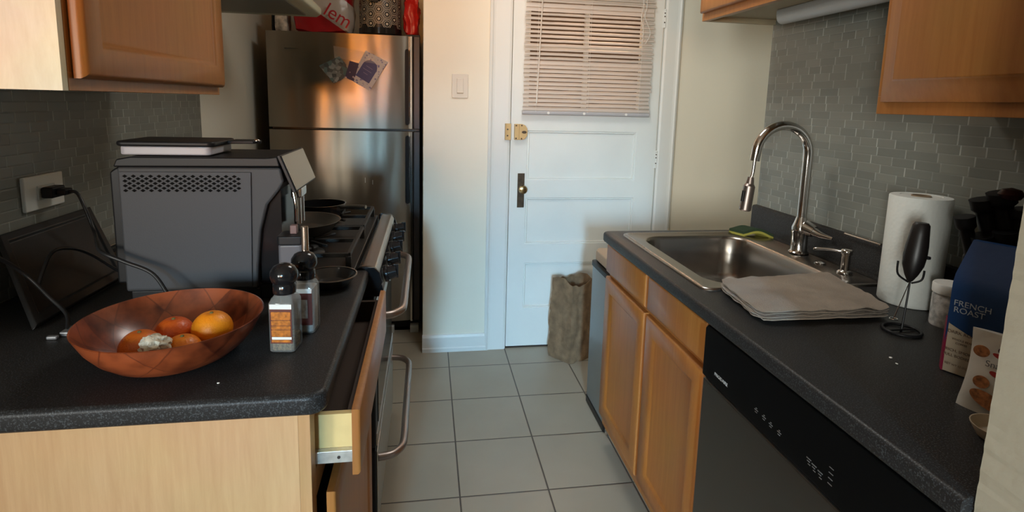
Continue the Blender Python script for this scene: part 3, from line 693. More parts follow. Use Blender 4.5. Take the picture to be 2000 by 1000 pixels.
# slanted screen
b = B(); n0 = Vector((.93, 0, .36)).normalized(); dn = Vector((.36, 0, -.93)).normalized()
tl = Vector((-.342, Y0-.001, 1.268)); H_ = .094; W_ = Y1-Y0+.002
def scr(i, d): return [tl+dn*i+Vector((0, i, 0))+n0*d, tl+dn*(H_-i)+Vector((0, i, 0))+n0*d, tl+dn*(H_-i)+Vector((0, W_-i, 0))+n0*d, tl+dn*i+Vector((0, W_-i, 0))+n0*d]
rings(b, [scr(0, -.004), scr(0, .003), scr(.002, .005)]); ct_ = link('control_housing', b, black, t, bevel=.002)
b = B(); rings(b, [scr(.004, .0052), scr(.004, .0065)]); link('display_panel', b, plain('screen_grey', (.32, .31, .25), .35), ct_, bevel=.001)
b = B(); box(b, -.395, -.345, Y0+.02, Y1-.02, .95, 1.20); link('brew_bay', b, blackg, t)
b = B()
for y in (1.42, 1.455): cyl(b, (-.322, y, 1.085), (-.322, y, 1.165), .009, .009, 18)
box(b, -.335, -.309, 1.408, 1.467, 1.155, 1.18); link('coffee_spout', b, chrome, t, bevel=.003)
b = B(); tube(b, [(-.325, 1.39, 1.18), (-.318, 1.385, 1.14), (-.32, 1.39, 1.10)], .0045, 10); link('steam_wand', b, chrome, t)
# bean lid tray on top
tl_ = thing('tablet', 'black handheld device with pale edge lying on top of the coffee machine', 'device', (-.58, 1.42, 1.262))
b = B(); prism(b, rrect(-.690, -.495, 1.352, 1.50, .014), 'z', 1.264, 1.284); link('body', b, plain('device_grey', (.38, .38, .42), .4), tl_, bevel=.004)
b = B(); prism(b, rrect(-.698, -.488, 1.350, 1.505, .016), 'z', 1.284, 1.296); link('cover', b, black, tl_, bevel=.005, seg=3)
b = B(); prism(b, [(-.488, 1.44), (-.43, 1.45), (-.415, 1.47), (-.43, 1.50), (-.488, 1.50)], 'z', 1.285, 1.293); link('stylus_flap', b, black, tl_, bevel=.002)
b = B(); sphere(b, (-.425, 1.462, 1.292), .006, 1.3, 1, .8, 12, 8); link('silver_tip', b, chrome, tl_)

# outlet with plug
t = thing('wall_outlet', 'white electrical outlet plate on the tiled left wall', 'outlet', (XL+.006, 1.535, 1.10))
b = B(); prism(b, rrect(1.462, 1.606, 1.108, 1.194, .003), 'x', XL+.006, XL+.016); link('plate', b, outletm, t, bevel=.004, seg=3)
b = B(); box(b, XL+.016, XL+.020, 1.503, 1.566, 1.132, 1.168); link('socket', b, plain('socket_white', (.60, .63, .60), .3), t, bevel=.001)
t = thing('power_cord', 'black power cord plugged into the outlet and running behind the fruit bowl', 'cord', (-.9, 1.55, CT))
b = B(); box(b, XL+.021, XL+.048, 1.508, 1.560, 1.136, 1.164); box(b, XL+.048, XL+.070, 1.52, 1.552, 1.142, 1.158); link('plug', b, black, t, bevel=.004)
b = B(); tube(b, [(-.906, 1.536, 1.150), (-.885, 1.530, 1.147), (-.865, 1.518, 1.118), (-.835, 1.50, 1.05), (-.765, 1.38, 1.052), (-.715, 1.305, 1.05), (-.665, 1.295, 1.03), (-.61, 1.29, 1.005), (-.575, 1.275, .965), (-.55, 1.262, .925), (-.535, 1.262, .9185), (-.50, 1.29, .9185)], .0042, 10, 8); link('cable', b, cordm, t)
b = B(); tube(b, [(-.905, 1.10, 1.30-.17), (-.875, 1.20, 1.085), (-.85, 1.265, 1.02), (-.80, 1.26, .965), (-.755, 1.235, .935), (-.715, 1.17, .9185), (-.67, 1.13, .9182), (-.64, 1.15, .9182)], .0040, 10, 8)
tag(link('charging_cable', b, cordm), 'black cable coming down from the left frame edge to the bowl', 'cable')
b = B(); tube(b, [(-.845, 1.30, .98), (-.85, 1.359, 1.035), (-.845, 1.42, 1.03), (-.83, 1.47, 1.0), (-.79, 1.50, .95), (-.74, 1.51, .92), (-.72, 1.51, .9185)], .0040, 10, 8)
cbl = link('short_cable', b, cordm); tag(cbl, 'short black cable arching in front of the leaning black tray', 'cable')
b = B(); box(b, -.73, -.69, 1.165, 1.20, CT, CT+.010); box(b, -.745, -.725, 1.150, 1.16, CT, CT+.008); tag(link('charger_clip', b, plain('clip_grey', (.25, .25, .26), .25, .4), bevel=.003), 'small shiny connector lying on worktop left of the bowl', 'connector')
# leaning black tray
t = thing('black_tray', 'flat black tray leaning against the tiled wall behind the cables', 'tray', (-.86, 1.45, CT))
A0 = Vector((-.962, 1.365, 1.068)); A1 = Vector((-.962, 1.75, 1.068)); Bo = Vector((-.735, 1.19, .916))
ud = Vector((0, 1, 0)); vd = Vector((-.962+.80, 0, 0)); 
b = B(); base0 = Vector((-.80, 1.20, .9145)); vdir = (Vector((-.962, 1.36, 1.072))-base0); W_ = .345
nn = Vector((0, 1, 0)).cross(vdir).normalized(); 
if nn.x > 0: nn = -nn
def TR(u_, v_, d_): return base0+Vector((0, u_*W_, 0))+vdir*v_-nn*d_
def trl(i, d_): return [TR(i, i*1.6, d_), TR(1-i, i*1.6, d_), TR(1-i, 1-i*1.6, d_), TR(i, 1-i*1.6, d_)]
rings(b, [trl(0, 0), trl(0, .008), trl(.01, .012), trl(.06, .012), trl(.075, .006)]); link('tray', b, plain('tray_black', (.016, .016, .016), .42), t, bevel=.002)

# fruit bowl
BC = Vector((-.467, 1.055, 0)); z0 = CT
bwm, nt, p, N, L = new('woven_veneer'); tc = N.new('ShaderNodeTexCoord'); mp = N.new('ShaderNodeMapping')
sp = N.new('ShaderNodeSeparateXYZ'); L.new(tc.outputs['Object'], sp.inputs[0])
def M2(op, a, b_=0.):
    q = N.new('ShaderNodeMath'); q.operation = op
    for i, v in enumerate((a, b_)):
        if isinstance(v, (int, float)): q.inputs[i].default_value = v
        else: L.new(v, q.inputs[i])
    return q.outputs[0]
an = M2('MULTIPLY', M2('ARCTAN2', sp.outputs['Y'], sp.outputs['X']), 9/6.28318); rd = M2('MULTIPLY', M2('POWER', M2('ADD', M2('POWER', sp.outputs['X'], 2.), M2('POWER', sp.outputs['Y'], 2.)), .5), 15.)
ua, ub = M2('ADD', an, rd), M2('SUBTRACT', an, rd)
cb = N.new('ShaderNodeCombineXYZ'); L.new(M2('FLOOR', ua), cb.inputs[0]); L.new(M2('FLOOR', ub), cb.inputs[1]); wn = N.new('ShaderNodeTexWhiteNoise'); wn.noise_dimensions = '2D'; L.new(cb.outputs[0], wn.inputs['Vector'])
fa = M2('FRACT', ua); fb = M2('FRACT', ub); ed = M2('MINIMUM', M2('MINIMUM', fa, M2('SUBTRACT', 1., fa)), M2('MINIMUM', fb, M2('SUBTRACT', 1., fb)))
ns = N.new('ShaderNodeTexNoise'); ns.inputs['Scale'].default_value = 30; ns.inputs['Detail'].default_value = 6; L.new(tc.outputs['Object'], ns.inputs['Vector'])
rp = N.new('ShaderNodeValToRGB'); L.new(M2('ADD', M2('MULTIPLY', wn.outputs['Value'], .5), M2('MULTIPLY', M2('SUBTRACT', ns.outputs['Fac'], .25), 1.2)), rp.inputs['Fac'])
rp.color_ramp.elements[0].position = .15; rp.color_ramp.elements[0].color = (.06, .010, .004, 1); rp.color_ramp.elements[1].position = .80; rp.color_ramp.elements[1].color = (.32, .072, .022, 1)
mx = N.new('ShaderNodeMix'); mx.data_type = 'RGBA'; L.new(M2('MULTIPLY', M2('LESS_THAN', ed, .016), .6), mx.inputs['Factor']); L.new(rp.outputs['Color'], mx.inputs['A']); mx.inputs['B'].default_value = (.10, .022, .010, 1); L.new(mx.outputs['Result'], p.inputs['Base Color'])
p.inputs['Roughness'].default_value = .32; p.inputs['Coat Weight'].default_value = .4; p.inputs['Coat Roughness'].default_value = .2
b = B()
prof = [(.001, z0+.0), (.070, z0+.0), (.086, z0+.003), (.104, z0+.012), (.124, z0+.029), (.140, z0+.050), (.150, z0+.070), (.1535, z0+.078), (.1545, z0+.0795), (.152, z0+.080), (.147, z0+.071), (.136, z0+.051), (.120, z0+.031), (.100, z0+.014), (.08, z0+.006), (.05, z0+.004), (.001, z0+.004)]
lathe(b, prof, BC, 72); bowl = link('fruit_bowl', b, bwm, origin=(BC.x, BC.y, z0), ang=60); tag(bowl, 'round reddish woven wood veneer bowl holding oranges on the left worktop', 'bowl')
def orange(px, py, pz, r, col, label):
    b = B(); sphere(b, (0, 0, 0), r, 1, 1, .93, 36, 24)
    for v in b.verts:
        rr = math.hypot(v.co.x, v.co.y)
        if v.co.z > 0: v.co.z -= .10*r*math.exp(-(rr/(r*.22))**2)
    for v in b.verts: v.co += Vector((px, py, pz))
    tt = thing('orange', label, 'orange', (px, py, pz-r*.9), 'oranges in the wooden bowl')
    link('fruit', b, plain('orange_peel', col, .42, bump=.5, bscale=260, var=.12, vscale=20, coat=.1), tt, ang=180)
    b = B(); lathe(b, [(.0035, pz+.83*r), (.003, pz+.83*r+.0025), (.0005, pz+.83*r+.003)], (px, py, 0), 8); link('stem_scar', b, plain('stem', (.16, .14, .04), .7), tt)
orange(-.399, 1.052, .968, .0355, (.92, .28, .008), 'bright orange at the right of the bowl, largest of the fruits')
orange(-.470, 1.062, .956, .034, (.62, .10, .008), 'deep reddish orange at the back middle of the bowl')
orange(-.502, 1.005, .956, .034, (.66, .14, .010), 'orange at the left of the bowl beside the crumpled paper')
orange(-.425, .988, .955, .031, (.76, .20, .010), 'orange at the near rim of the bowl right of the paper')
b = B(); bmesh.ops.create_icosphere(b, subdivisions=4, radius=.026)
for v in b.verts:
    n_ = v.co.normalized(); k = noise.noise(n_*2.6)+.35*noise.noise(n_*7); v.co = v.co*(1.0+.38*k); v.co.z *= .72; v.co = v.co*.85+Vector((-.456, .958, .980))
tag(link('crumpled_paper', b, plain('tissue', (.60, .54, .42), .8, bump=1, bscale=120), smooth=True, ang=25), 'crumpled cream paper scrap lying among oranges at the near rim', 'paper')

# two glass grinders
def grinder(x, y, rot, front, label):
    g = thing('spice_grinder', label, 'spice grinder', (x, y, CT), 'spice grinders beside the bowl')
    M_ = Matrix.Translation((x, y, 0)) @ Matrix.Rotation(rot, 4, 'Z')
    def add(nm, b, m, par=g, **k):
        bmesh.ops.transform(b, matrix=M_, verts=b.verts[:]); return link(nm, b, m, par, **k)
    hw_ = .0245
    def lp(h, z, r=.006): return [(px_, py_, z) for px_, py_ in rrect(-h, h, -h, h, r, 3)]
    b = B(); rings(b, [lp(hw_-.003, CT+.0005), lp(hw_, CT+.004), lp(hw_, CT+.098), lp(hw_-.004, CT+.107), lp(.0165, CT+.113, .012), lp(.0165, CT+.120, .012)])
    add('jar', b, clr2, ang=50)
    b = B(); rings(b, [lp(hw_-.004, CT+.004), lp(hw_-.0035, CT+.016), lp(hw_-.0035, CT+.096 if not front else CT+.028), lp(hw_-.006, CT+.0975 if not front else CT+.029)])
    sm = plain('peppercorns' if front else 'coarse_salt', (.20, .15, .07) if front else (.62, .60, .56), .6, bump=1, bscale=220, var=.8 if front else .1, vscale=230)
    add('contents', b, sm)
    b = B(); box(b, -hw_+.004, hw_-.004, -hw_-.0008, -hw_-.0002, CT+.020, CT+.090); lb = add('paper_label', b, plain('label_maroon', (.10, .018, .012), .45), smooth=False)
    b = B(); box(b, -hw_+.004, hw_-.004, -hw_-.0012, -hw_-.0007, CT+.089, CT+.0985); add('white_band', b, label_w, lb, smooth=False)
    if front:
        b = B()
        for (za, zb) in ((.0225, .0275), (.034, .0475), (.0485, .0555), (.0565, .0665), (.0675, .0835)):
            prism(b, rrect(-hw_+.0065, hw_-.0065, CT+za, CT+zb, .0015, 3), 'y', -hw_-.0014, -hw_-.0009)
        add('amber_print', b, plain('amber_print', (.42, .13, .012), .4, var=.5, vscale=120), lb, smooth=False)
        b = B(); box(b, -hw_+.007, hw_-.005, -hw_-.0019, -hw_-.0014, CT+.0285, CT+.0335); add('white_strip', b, label_w, lb, smooth=False)
    else:
        b = B(); box(b, -hw_+.009, hw_-.013, -hw_-.0014, -hw_-.0009, CT+.035, CT+.075); add('grey_print', b, plain('grey_print', (.32, .28, .24), .5, var=.3, vscale=150), lb, smooth=False)
    b = B(); lathe(b, [(.001, CT+.114), (.0205, CT+.114), (.0215, CT+.117), (.0215, CT+.131), (.0195, CT+.134), (.0235, CT+.138), (.0262, CT+.147), (.0255, CT+.157), (.019, CT+.167), (.009, CT+.1715), (.001, CT+.172)], seg=36)
    add('grinder_cap', b, blackg, ang=60)
    return g
g1 = grinder(-.272, 1.072, math.radians(-6), True, 'nearer pepper grinder with amber label and black domed cap beside the bowl')
g2 = grinder(-.253, 1.158, math.radians(-4), False, 'rear salt grinder half hidden behind the amber label grinder')
# behind the grinders
t = thing('milk_container', 'smoky grey plastic milk container standing in front of the coffee machine', 'container', (-.298, 1.262, CT))
b = B(); prism(b, rrect(-.325, -.272, 1.235, 1.29, .008), 'z', CT, CT+.165); link('body', b, plain('smoky_plastic', (.10, .10, .11), .3), t, bevel=.004)
b = B(); prism(b, rrect(-.327, -.270, 1.233, 1.292, .008), 'z', CT+.165, CT+.185); link('lid', b, black, t, bevel=.003)
b = B(); box(b, -.303, -.288, 1.255, 1.27, CT+.185, CT+.205); link('lid_knob', b, plain('rosy_knob', (.14, .08, .075), .4), t, bevel=.002)
t = thing('slim_bottle', 'slim black bottle with a steel neck behind the rear salt grinder', 'bottle', (-.262, 1.212, CT))
b = B(); lathe(b, [(.001, CT), (.016, CT), (.017, CT+.004), (.017, CT+.14), (.009, CT+.158), (.001, CT+.158)], (-.262, 1.212, 0), 24); link('body', b, black, t)
b = B(); lathe(b, [(.001, CT+.158), (.0078, CT+.158), (.0078, CT+.212), (.001, CT+.2125)], (-.262, 1.212, 0), 20); link('neck', b, steel('neck_steel', (.75, .65, .55), .25), t)
t = thing('glass_dish', 'small dark glass dish with pale rim at the far end of the left worktop', 'dish', (-.258, 1.44, CT))
b = B(); lathe(b, [(.001, CT), (.04, CT), (.048, CT+.004), (.066, CT+.028), (.0675, CT+.030), (.064, CT+.0295), (.046, CT+.007), (.001, CT+.005)], (-.250, 1.44, 0), 40); dk = plain('smoked_glass', (.03, .028, .026), .12); link('dish', b, dk, t)
b = B(); lathe(b, [(.0658, CT+.029), (.0690, CT+.030), (.0690, CT+.032), (.0655, CT+.032)], (-.250, 1.44, 0), 40, cap=(False, False)); link('rim', b, stl2, t)

# ------------------------------------------------------------------ right side: cabinets
CF = .722   # face frame plane, fronts project to .70
t = thing('sink_cabinet', 'maple sink base cabinet with two doors on the right', 'cabinet', (1.03, 1.61, 0))
b = B(); box(b, CF+.02, 1.344, YE-.028, YE-.012, .10, .876); box(b, CF+.07, 1.344, YE-.028, YE-.012, 0, .10); box(b, CF+.02, 1.344, 1.21, 1.226, .10, .70); box(b, CF+.07, CF+.085, 1.226, YE-.028, 0, .10); box(b, CF+.02, 1.344, 1.226, YE-.028, .10, .115); link('carcass', b, maple, t, smooth=False)
b = B(); 
for y0_, y1_ in ((1.21, 1.235), (1.588, 1.622), (YE-.04, YE-.012)): box(b, CF, CF+.02, y0_, y1_, .10, .876)
for y0_, y1_ in ((1.235, 1.588), (1.622, YE-.04)):
    for za, zb in ((.85, .876), (.725, .765), (.10, .155)): box(b, CF, CF+.02, y0_, y1_, za, zb)
link('face_frame', b, mapleD, t, bevel=.001)
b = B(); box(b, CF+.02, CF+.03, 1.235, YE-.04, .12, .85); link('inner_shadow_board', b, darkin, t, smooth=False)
for y0_, y1_ in ((1.222, 1.594), (1.614, YE-.018)):
    b = B(); panel_front(b, lambda u, v, d: (CF-d, u, v), y0_, y1_, .753, .866, .020, 0, ch=.007); link('drawer_front', b, mapleD, t)
    b = B(); panel_front(b, lambda u, v, d: (CF-d, u, v), y0_, y1_, .150, .735, .020, .052, .009, .006, .016); link('door', b, mapleD, t)
# dishwasher
t = thing('dishwasher', 'dishwasher with black control panel and steel door on the right', 'dishwasher', (1.0, .905, 0))
b = B(); box(b, .735, 1.34, .545, 1.205, .0, .868); link('body', b, black, t, smooth=False)
b = B(); prism(b, [(.735, .735), (.698, .735), (.690, .74), (.690, .862), (.695, .868), (.735, .868)], 'y', .547, 1.203); cp = link('control_panel', b, plain('panel_black', (.004, .004, .004), .45, spec=.08), t, bevel=.002)
b = B(); prism(b, [(.735, .11), (.700, .11), (.694, .116), (.694, .728), (.700, .732), (.735, .732)], 'y', .547, 1.203); link('door', b, dwst, t, bevel=.002)
b = B(); box(b, .78, .79, .61, 1.20, 0, .10); link('toe_kick', b, black, t)
inkg = plain('panel_ink', (.42, .40, .38), .5); inkd = plain('panel_ink_dim', (.16, .15, .145), .5)
text('brand_lettering', 'FRIGIDAIRE', (.6895, 1.146, .765), (0, -1, 0), (0, 0, 1), .0115, inkg, cp, .0003)
def mark(b, y, z, w_, h_): box(b, .6892, .6902, y-w_, y, z, z+h_)
for y, z in ((.982, .774), (.955, .774), (.932, .772), (.905, .772), (.820, .775), (.806, .772), (.790, .77)):
    b = B(); mark(b, y, z, .012, .0016); mark(b, y-.002, z-.005, .007, .0014)
    if y > .9: mark(b, y-.004, z+.004, .004, .0014)
    else: mark(b, y-.005, z-.010, .006, .0014)
    link('panel_symbol', b, inkd, cp, smooth=False)
for z in (.795, .785, .775, .765):
    b = B(); mark(b, .765, z, .010, .0012); link('indicator_line', b, inkd, cp, smooth=False)

# right worktop with a cutout for the sink
b = B(); SX0, SX1, SY0, SY1 = .770, 1.265, 1.345, 1.925
x0, x1, y0, y1, cr, r_ = .683, XR-.007, .538, YE, .03, .010
pr_ = slab(b, 0, 0, 0, 0, .876, .914, r_)
def outline(ins):
    pts = [(x1, y0), (x1, y1-ins)]; cx_, cy_, R_ = x0+cr, y1-cr, cr-ins
    pts += [(cx_+R_*math.cos(math.radians(a)), cy_+R_*math.sin(math.radians(a))) for a in range(90, 181, 10)]
    return pts+[(x0+ins, y0)]
vs = rings(b, [[(x, y, z) for x, y in outline(i_)] for i_, z in pr_], cap=(False, False))
for ring_, z in ((vs[0], .876), (vs[-1], .914)):
    hole = [b.verts.new((x, y, z)) for x, y in ((SX1, SY0), (SX1, SY1), (SX0, SY1), (SX0, SY0))]
    n_ = len(ring_)
    # bridge outline to hole: near strip, far strip, back strip, aisle strip
    b.faces.new([ring_[0], hole[0], hole[3], ring_[n_-1]])
    b.faces.new([ring_[0], ring_[1], hole[1], hole[0]])
    b.faces.new([ring_[1], ring_[2]]+[hole[2], hole[1]])
    b.faces.new(ring_[2:n_]+[hole[3], hole[2]])
    if z == .876: lowh = hole
    else:
        for k in range(4): b.faces.new((lowh[k], lowh[(k+1) % 4], hole[(k+1) % 4], hole[k]))
tag(link('worktop', b, counter, ang=50), 'charcoal speckled laminate worktop on the right around the steel sink', 'worktop')
b = B(); prism(b, [(XR-.007, .914), (XR-.030, .914), (XR-.028, .919), (XR-.026, .925), (XR-.026, 1.008), (XR-.022, 1.016), (XR-.007, 1.018)], 'y', .538, YE-.001)
tag(link('backsplash', b, counter, ang=50), 'low charcoal laminate upstand along the tiled wall behind the faucet', 'backsplash')
b = B(); prism(b, [(1.295, .9145), (1.31, .9145), (1.318, .925), (1.31, .921)], 'y', 1.20, 1.45)
b.free()

# sink
t = thing('kitchen_sink', 'stainless steel drop-in sink with one deep basin in the right worktop', 'sink', (1.02, 1.635, .914))
def rl(x0, x1, y0, y1, r, z, n=8): return [(a, c, z) for a, c in rrect(x0, x1, y0, y1, r, n)]
O = (.740, 1.298, 1.312, 1.958)
b = B()
ls = [rl(O[0], O[1], O[2], O[3], .03, .9145), rl(O[0]+.001, O[1]-.001, O[2]+.001, O[3]-.001, .03, .918), rl(O[0]+.006, O[1]-.006, O[2]+.006, O[3]-.006, .028, .9215), rl(O[0]+.013, O[1]-.013, O[2]+.013, O[3]-.013, .025, .9205), rl(O[0]+.018, O[1]-.018, O[2]+.018, O[3]-.018, .022, .918)]
I = (.795, 1.195, 1.362, 1.905)
def inn(i, z, r): return rl(I[0]+i, I[1]-i, I[2]+i, I[3]-i, r, z)
ls += [inn(-.006, .917, .085), inn(0, .914, .08), inn(.004, .905, .078), inn(.012, .85, .075), inn(.02, .78, .07), inn(.035, .753, .06), inn(.07, .742, .04), inn(.15, .737, .03)]
rings(b, ls, cap=(False, True)); link('basin', b, stls, t, ang=60)
DX, DY = 1.03, 1.60
b = B(); lathe(b, [(.045, .7375), (.046, .742), (.040, .743), (.030, .7385), (.012, .738)], (DX, DY, 0), 32, cap=(False, True)); dn_ = link('drain', b, chrome, t)
b = B()
for k in range(8):
    q = k*math.pi/4; cyl(b, (DX+.014*math.cos(q), DY+.014*math.sin(q), .744), (DX+.036*math.cos(q), DY+.036*math.sin(q), .744), .0018, seg=6)
cyl(b, (DX, DY, .738), (DX, DY, .756), .007, seg=14); link('strainer', b, darkin, dn_)
# faucet
t = thing('faucet', 'tall chrome gooseneck faucet with pull-down spray head at the sink', 'faucet', (1.246, 1.645, .917))
fx, fy = 1.262, 1.645
b = B(); lathe(b, [(.001, .9205), (.031, .9205), (.032, .924), (.028, .928), (.026, .932), (.026, .985), (.028, .992), (.028, 1.010), (.022, 1.026), (.0165, 1.045), (.001, 1.045)], (fx, fy, 0), 32); link('base', b, chrome, t, ang=50)
b = B(); rA = .094; top = 1.258
pts = [(fx, fy, 1.02), (fx, fy, 1.10), (fx, fy, 1.18), (fx, fy, 1.23)]+[(fx-rA+rA*math.cos(math.radians(a)), fy+.004*a/180, top+rA*math.sin(math.radians(a))) for a in range(0, 181, 15)]+[(fx-2*rA-.002, fy+.005, 1.235)]
tube(b, pts, .0155, 18, 4); link('gooseneck', b, chrome, t, ang=80)
b = B(); tube(b, [(fx-2*rA-.002, fy+.005, 1.235), (fx-2*rA-.004, fy+.005, 1.20), (fx-2*rA-.008, fy+.005, 1.18)], .0055, 12); link('hose', b, chrome, t)
b = B(); hd = Vector((fx-2*rA-.010, fy+.005, 1.180)); dr_ = Vector((-.10, 0, -1)).normalized()
for (a, c, ra, rb) in ((0, .022, .010, .013), (.022, .030, .013, .018), (.030, .110, .0185, .019), (.110, .114, .019, .015)): cyl(b, hd+dr_*a, hd+dr_*c, ra, rb, 24)
sh = link('spray_head', b, handm, t, ang=35)
b = B(); c0 = hd+dr_*.045+Vector((-.018, -.004, 0)); cyl(b, c0, c0+dr_*.035, .006, .006, 12); link('spray_button', b, black, sh)
b = B(); cyl(b, (fx+.006, fy-.012, 1.012), (fx+.020, fy-.040, 1.002), .026, .020, 28); tube(b, [(fx+.018, fy-.036, 1.004), (fx+.030, fy-.060, .996), (fx+.046, fy-.095, .992)], lambda q: .017-.012*q, 14); link('lever', b, chrome, t)
b = B(); tube(b, [(fx-.03, fy+.01, .92), (fx-.029, fy+.012, .98), (fx-.026, fy+.012, 1.03)], .003, 8); b.free()
# soap dispenser
t = thing('soap_dispenser', 'short chrome soap dispenser on the sink deck right of the faucet', 'soap dispenser', (1.252, 1.420, .917))
b = B(); lathe(b, [(.001, .918), (.021, .918), (.022, .922), (.018, .928), (.0125, .93), (.0125, .975), (.016, .98), (.0165, .990), (.013, .994), (.001, .995)], (1.252, 1.420, 0), 28); link('pump', b, chrome, t, ang=50)
b = B(); tube(b, [(1.252, 1.42, .984), (1.225, 1.445, .986), (1.195, 1.475, .982), (1.190, 1.48, .977)], .0042, 10); link('nozzle', b, chrome, t)
b = B(); lathe(b, [(.001, .918), (.017, .918), (.017, .923), (.010, .927), (.001, .928)], (1.250, 1.522, 0), 24); tag(link('sink_button', b, chrome), 'small chrome air switch button between faucet and soap dispenser', 'button')
b = B(); cyl(b, (1.322-.014, 1.36, 1.022), (1.322-.014, 1.50, 1.022), .0035, seg=10); tag(link('metal_rod', b, chrome), 'thin chrome rod lying on the upstand behind the soap dispenser', 'rod')
# sponge
t = thing('sponge', 'green and yellow scrubbing sponge on the far corner of the sink', 'sponge', (1.245, 1.893, .919))
def spg(zl, zh, m_, nm):
    b = B(); g = []
    for zz in (zl, zh):
        gg = []
        for i in range(13):
            row_ = []
            for j in range(7):
                u_ = (i/12-.5)*.115; v_ = (j/6-.5)*.07
                bend = .012*math.cos(u_/.115*math.pi*1.6)
                row_.append(b.verts.new((1.243+u_*.80+v_*-.35, 1.895-u_*.45+v_*.85, .924+bend*.8+zz)))
            gg.append(row_)
        g.append(gg)
    for gg in g:
        for i in range(12):
            for j in range(6): b.faces.new((gg[i][j], gg[i+1][j], gg[i+1][j+1], gg[i][j+1]))
    for i in range(12):
        for j in (0, 6): b.faces.new((g[0][i][j], g[0][i+1][j], g[1][i+1][j], g[1][i][j]))
    for j in range(6):
        for i in (0, 12): b.faces.new((g[0][i][j], g[0][i][j+1], g[1][i][j+1], g[1][i][j]))
    link(nm, b, m_, t)
spg(.0, .009, plain('sponge_yellow', (.34, .32, .06), .9, bump=1, bscale=150), 'foam'); spg(.009, .019, plain('scour_green', (.022, .042, .020), .95, bump=1, bscale=300), 'scouring_pad')
# towel
t = B(); Q = [Vector((.785, 1.325, 0)), Vector((.760, 1.088, 0)), Vector((1.100, 1.085, 0)), Vector((1.140, 1.352, 0))]
NX, NY = 28, 20
for k in range(4):
    zb, zt = .9220+.0058*k-(.004 if k == 0 else 0), .9220+.0058*(k+1)-.0006
    off = Vector((-.004*math.sin(k*2.1), 0, 0))
    G = []
    for z_ in (zb, zt):
        g = []
        for i in range(NX+1):
            row_ = []
            for j in range(NY+1):
                s_, r_ = i/NX, j/NY
                p_ = (Q[1].lerp(Q[2], s_)).lerp(Q[0].lerp(Q[3], s_), r_)+off*(1-s_)
                cn = max(0, 1-min(s_, 1-s_)/.10)*max(0, 1-min(r_, 1-r_)/.12); p_ = p_.lerp((Q[0]+Q[1]+Q[2]+Q[3])/4, .045*cn)
                e = min(1, min(r_, 1-r_, s_, 1-s_)*12); zm = (zb+zt)/2
                zz = zm+(z_-zm)*(.25+.75*e)
                wv = .0060*noise.noise(Vector((p_.x*11, p_.y*11, .3)))+.0030*noise.noise(Vector((p_.x*26, p_.y*26, k*.4)))+.0014*noise.noise(Vector((p_.x*60, p_.y*60, k)))
                ed = .009*noise.noise(Vector((r_*8, k*3.3, s_*8)))
                lowr = p_.y < 1.318 or p_.x < .80
                row_.append(t.verts.new((p_.x+ed*(1-e), p_.y+ed*(1-e), max(zz+wv*(k+1)/4+.001, .9150))))
            g.append(row_)
        G.append(g)
    for g in G:
        for i in range(NX):
            for j in range(NY): t.faces.new((g[i][j], g[i+1][j], g[i+1][j+1], g[i][j+1]))
    for i in range(NX):
        for j in (0, NY): t.faces.new((G[0][i][j], G[0][i+1][j], G[1][i+1][j], G[1][i][j]))
    for j in range(NY):
        for i in (0, NX): t.faces.new((G[0][i][j], G[0][i][j+1], G[1][i][j+1], G[1][i][j]))
tag(link('dish_towel', t, plain('beige_cotton', (.26, .205, .155), .95, bump=1, bscale=420, var=.08, vscale=30, sheen=.3), ang=70), 'folded beige dish towel lying over the near rim of the sink', 'towel')
# paper towel roll
t = thing('paper_towel_roll', 'white paper towel roll standing on the right worktop by the wall', 'paper towel roll', (1.249, 1.196, .914))
pc = (1.249, 1.196, 0); ptm, nt, p, N, L = new('paper_towel'); p.inputs['Base Color'].default_value = (.72, .74, .70, 1); p.inputs['Roughness'].default_value = .9
tc = N.new('ShaderNodeTexCoord'); vn = N.new('ShaderNodeTexVoronoi'); vn.inputs['Scale'].default_value = 110; bp = N.new('ShaderNodeBump'); bp.inputs['Strength'].default_value = .5; bp.inputs['Distance'].default_value = .001
L.new(tc.outputs['Object'], vn.inputs['Vector']); L.new(vn.outputs['Distance'], bp.inputs['Height']); L.new(bp.outputs['Normal'], p.inputs['Normal'])
b = B(); lathe(b, [(.019, .915), (.066, .915), (.068, .918), (.068, 1.192), (.066, 1.195), (.045, 1.196), (.0445, 1.195), (.030, 1.1955), (.0215, 1.194), (.021, 1.16), (.001, 1.16)], pc, 64, cap=(True, True)); link('roll', b, ptm, t, ang=50)
b = B(); lathe(b, [(.0212, 1.15), (.0212, 1.197), (.0195, 1.197), (.0195, 1.15)], pc, 32, cap=(False, False)); link('cardboard_core', b, plain('cardboard', (.30, .22, .14), .8), t)
# milk frother on ring stand
t = thing('milk_frother', 'black handheld milk frother hanging in a wire ring stand', 'milk frother', (1.063, 1.022, .914))
rc = Vector((1.063, 1.022, .918))
b = B(); tube(b, [rc+Vector((.037*math.cos(2*math.pi*k/32), .037*math.sin(2*math.pi*k/32), 0)) for k in range(33)], .0035, 10, 1)
tube(b, [rc+Vector((-.002, .0, 0)), rc+Vector((.002, .002, .0)), rc+Vector((.010, .006, .07)), rc+Vector((.013, .008, .105)), rc+Vector((.012, .008, .125))], .0022, 8, 5)
tube(b, [rc+Vector((-.036, .0, 0)), rc+Vector((0, 0, 0)), rc+Vector((.036, 0, 0))], .002, 8, 1)
tube(b, [rc+Vector((.013, .004, .108)), rc+Vector((.028, -.006, .118)), rc+Vector((.030, -.008, .140))], .0022, 8)
tube(b, [rc+Vector((.012, .008, .108)), rc+Vector((-.008, .020, .125)), rc+Vector((-.010, .022, .155))], .0022, 8)
link('wire_stand', b, black, t)
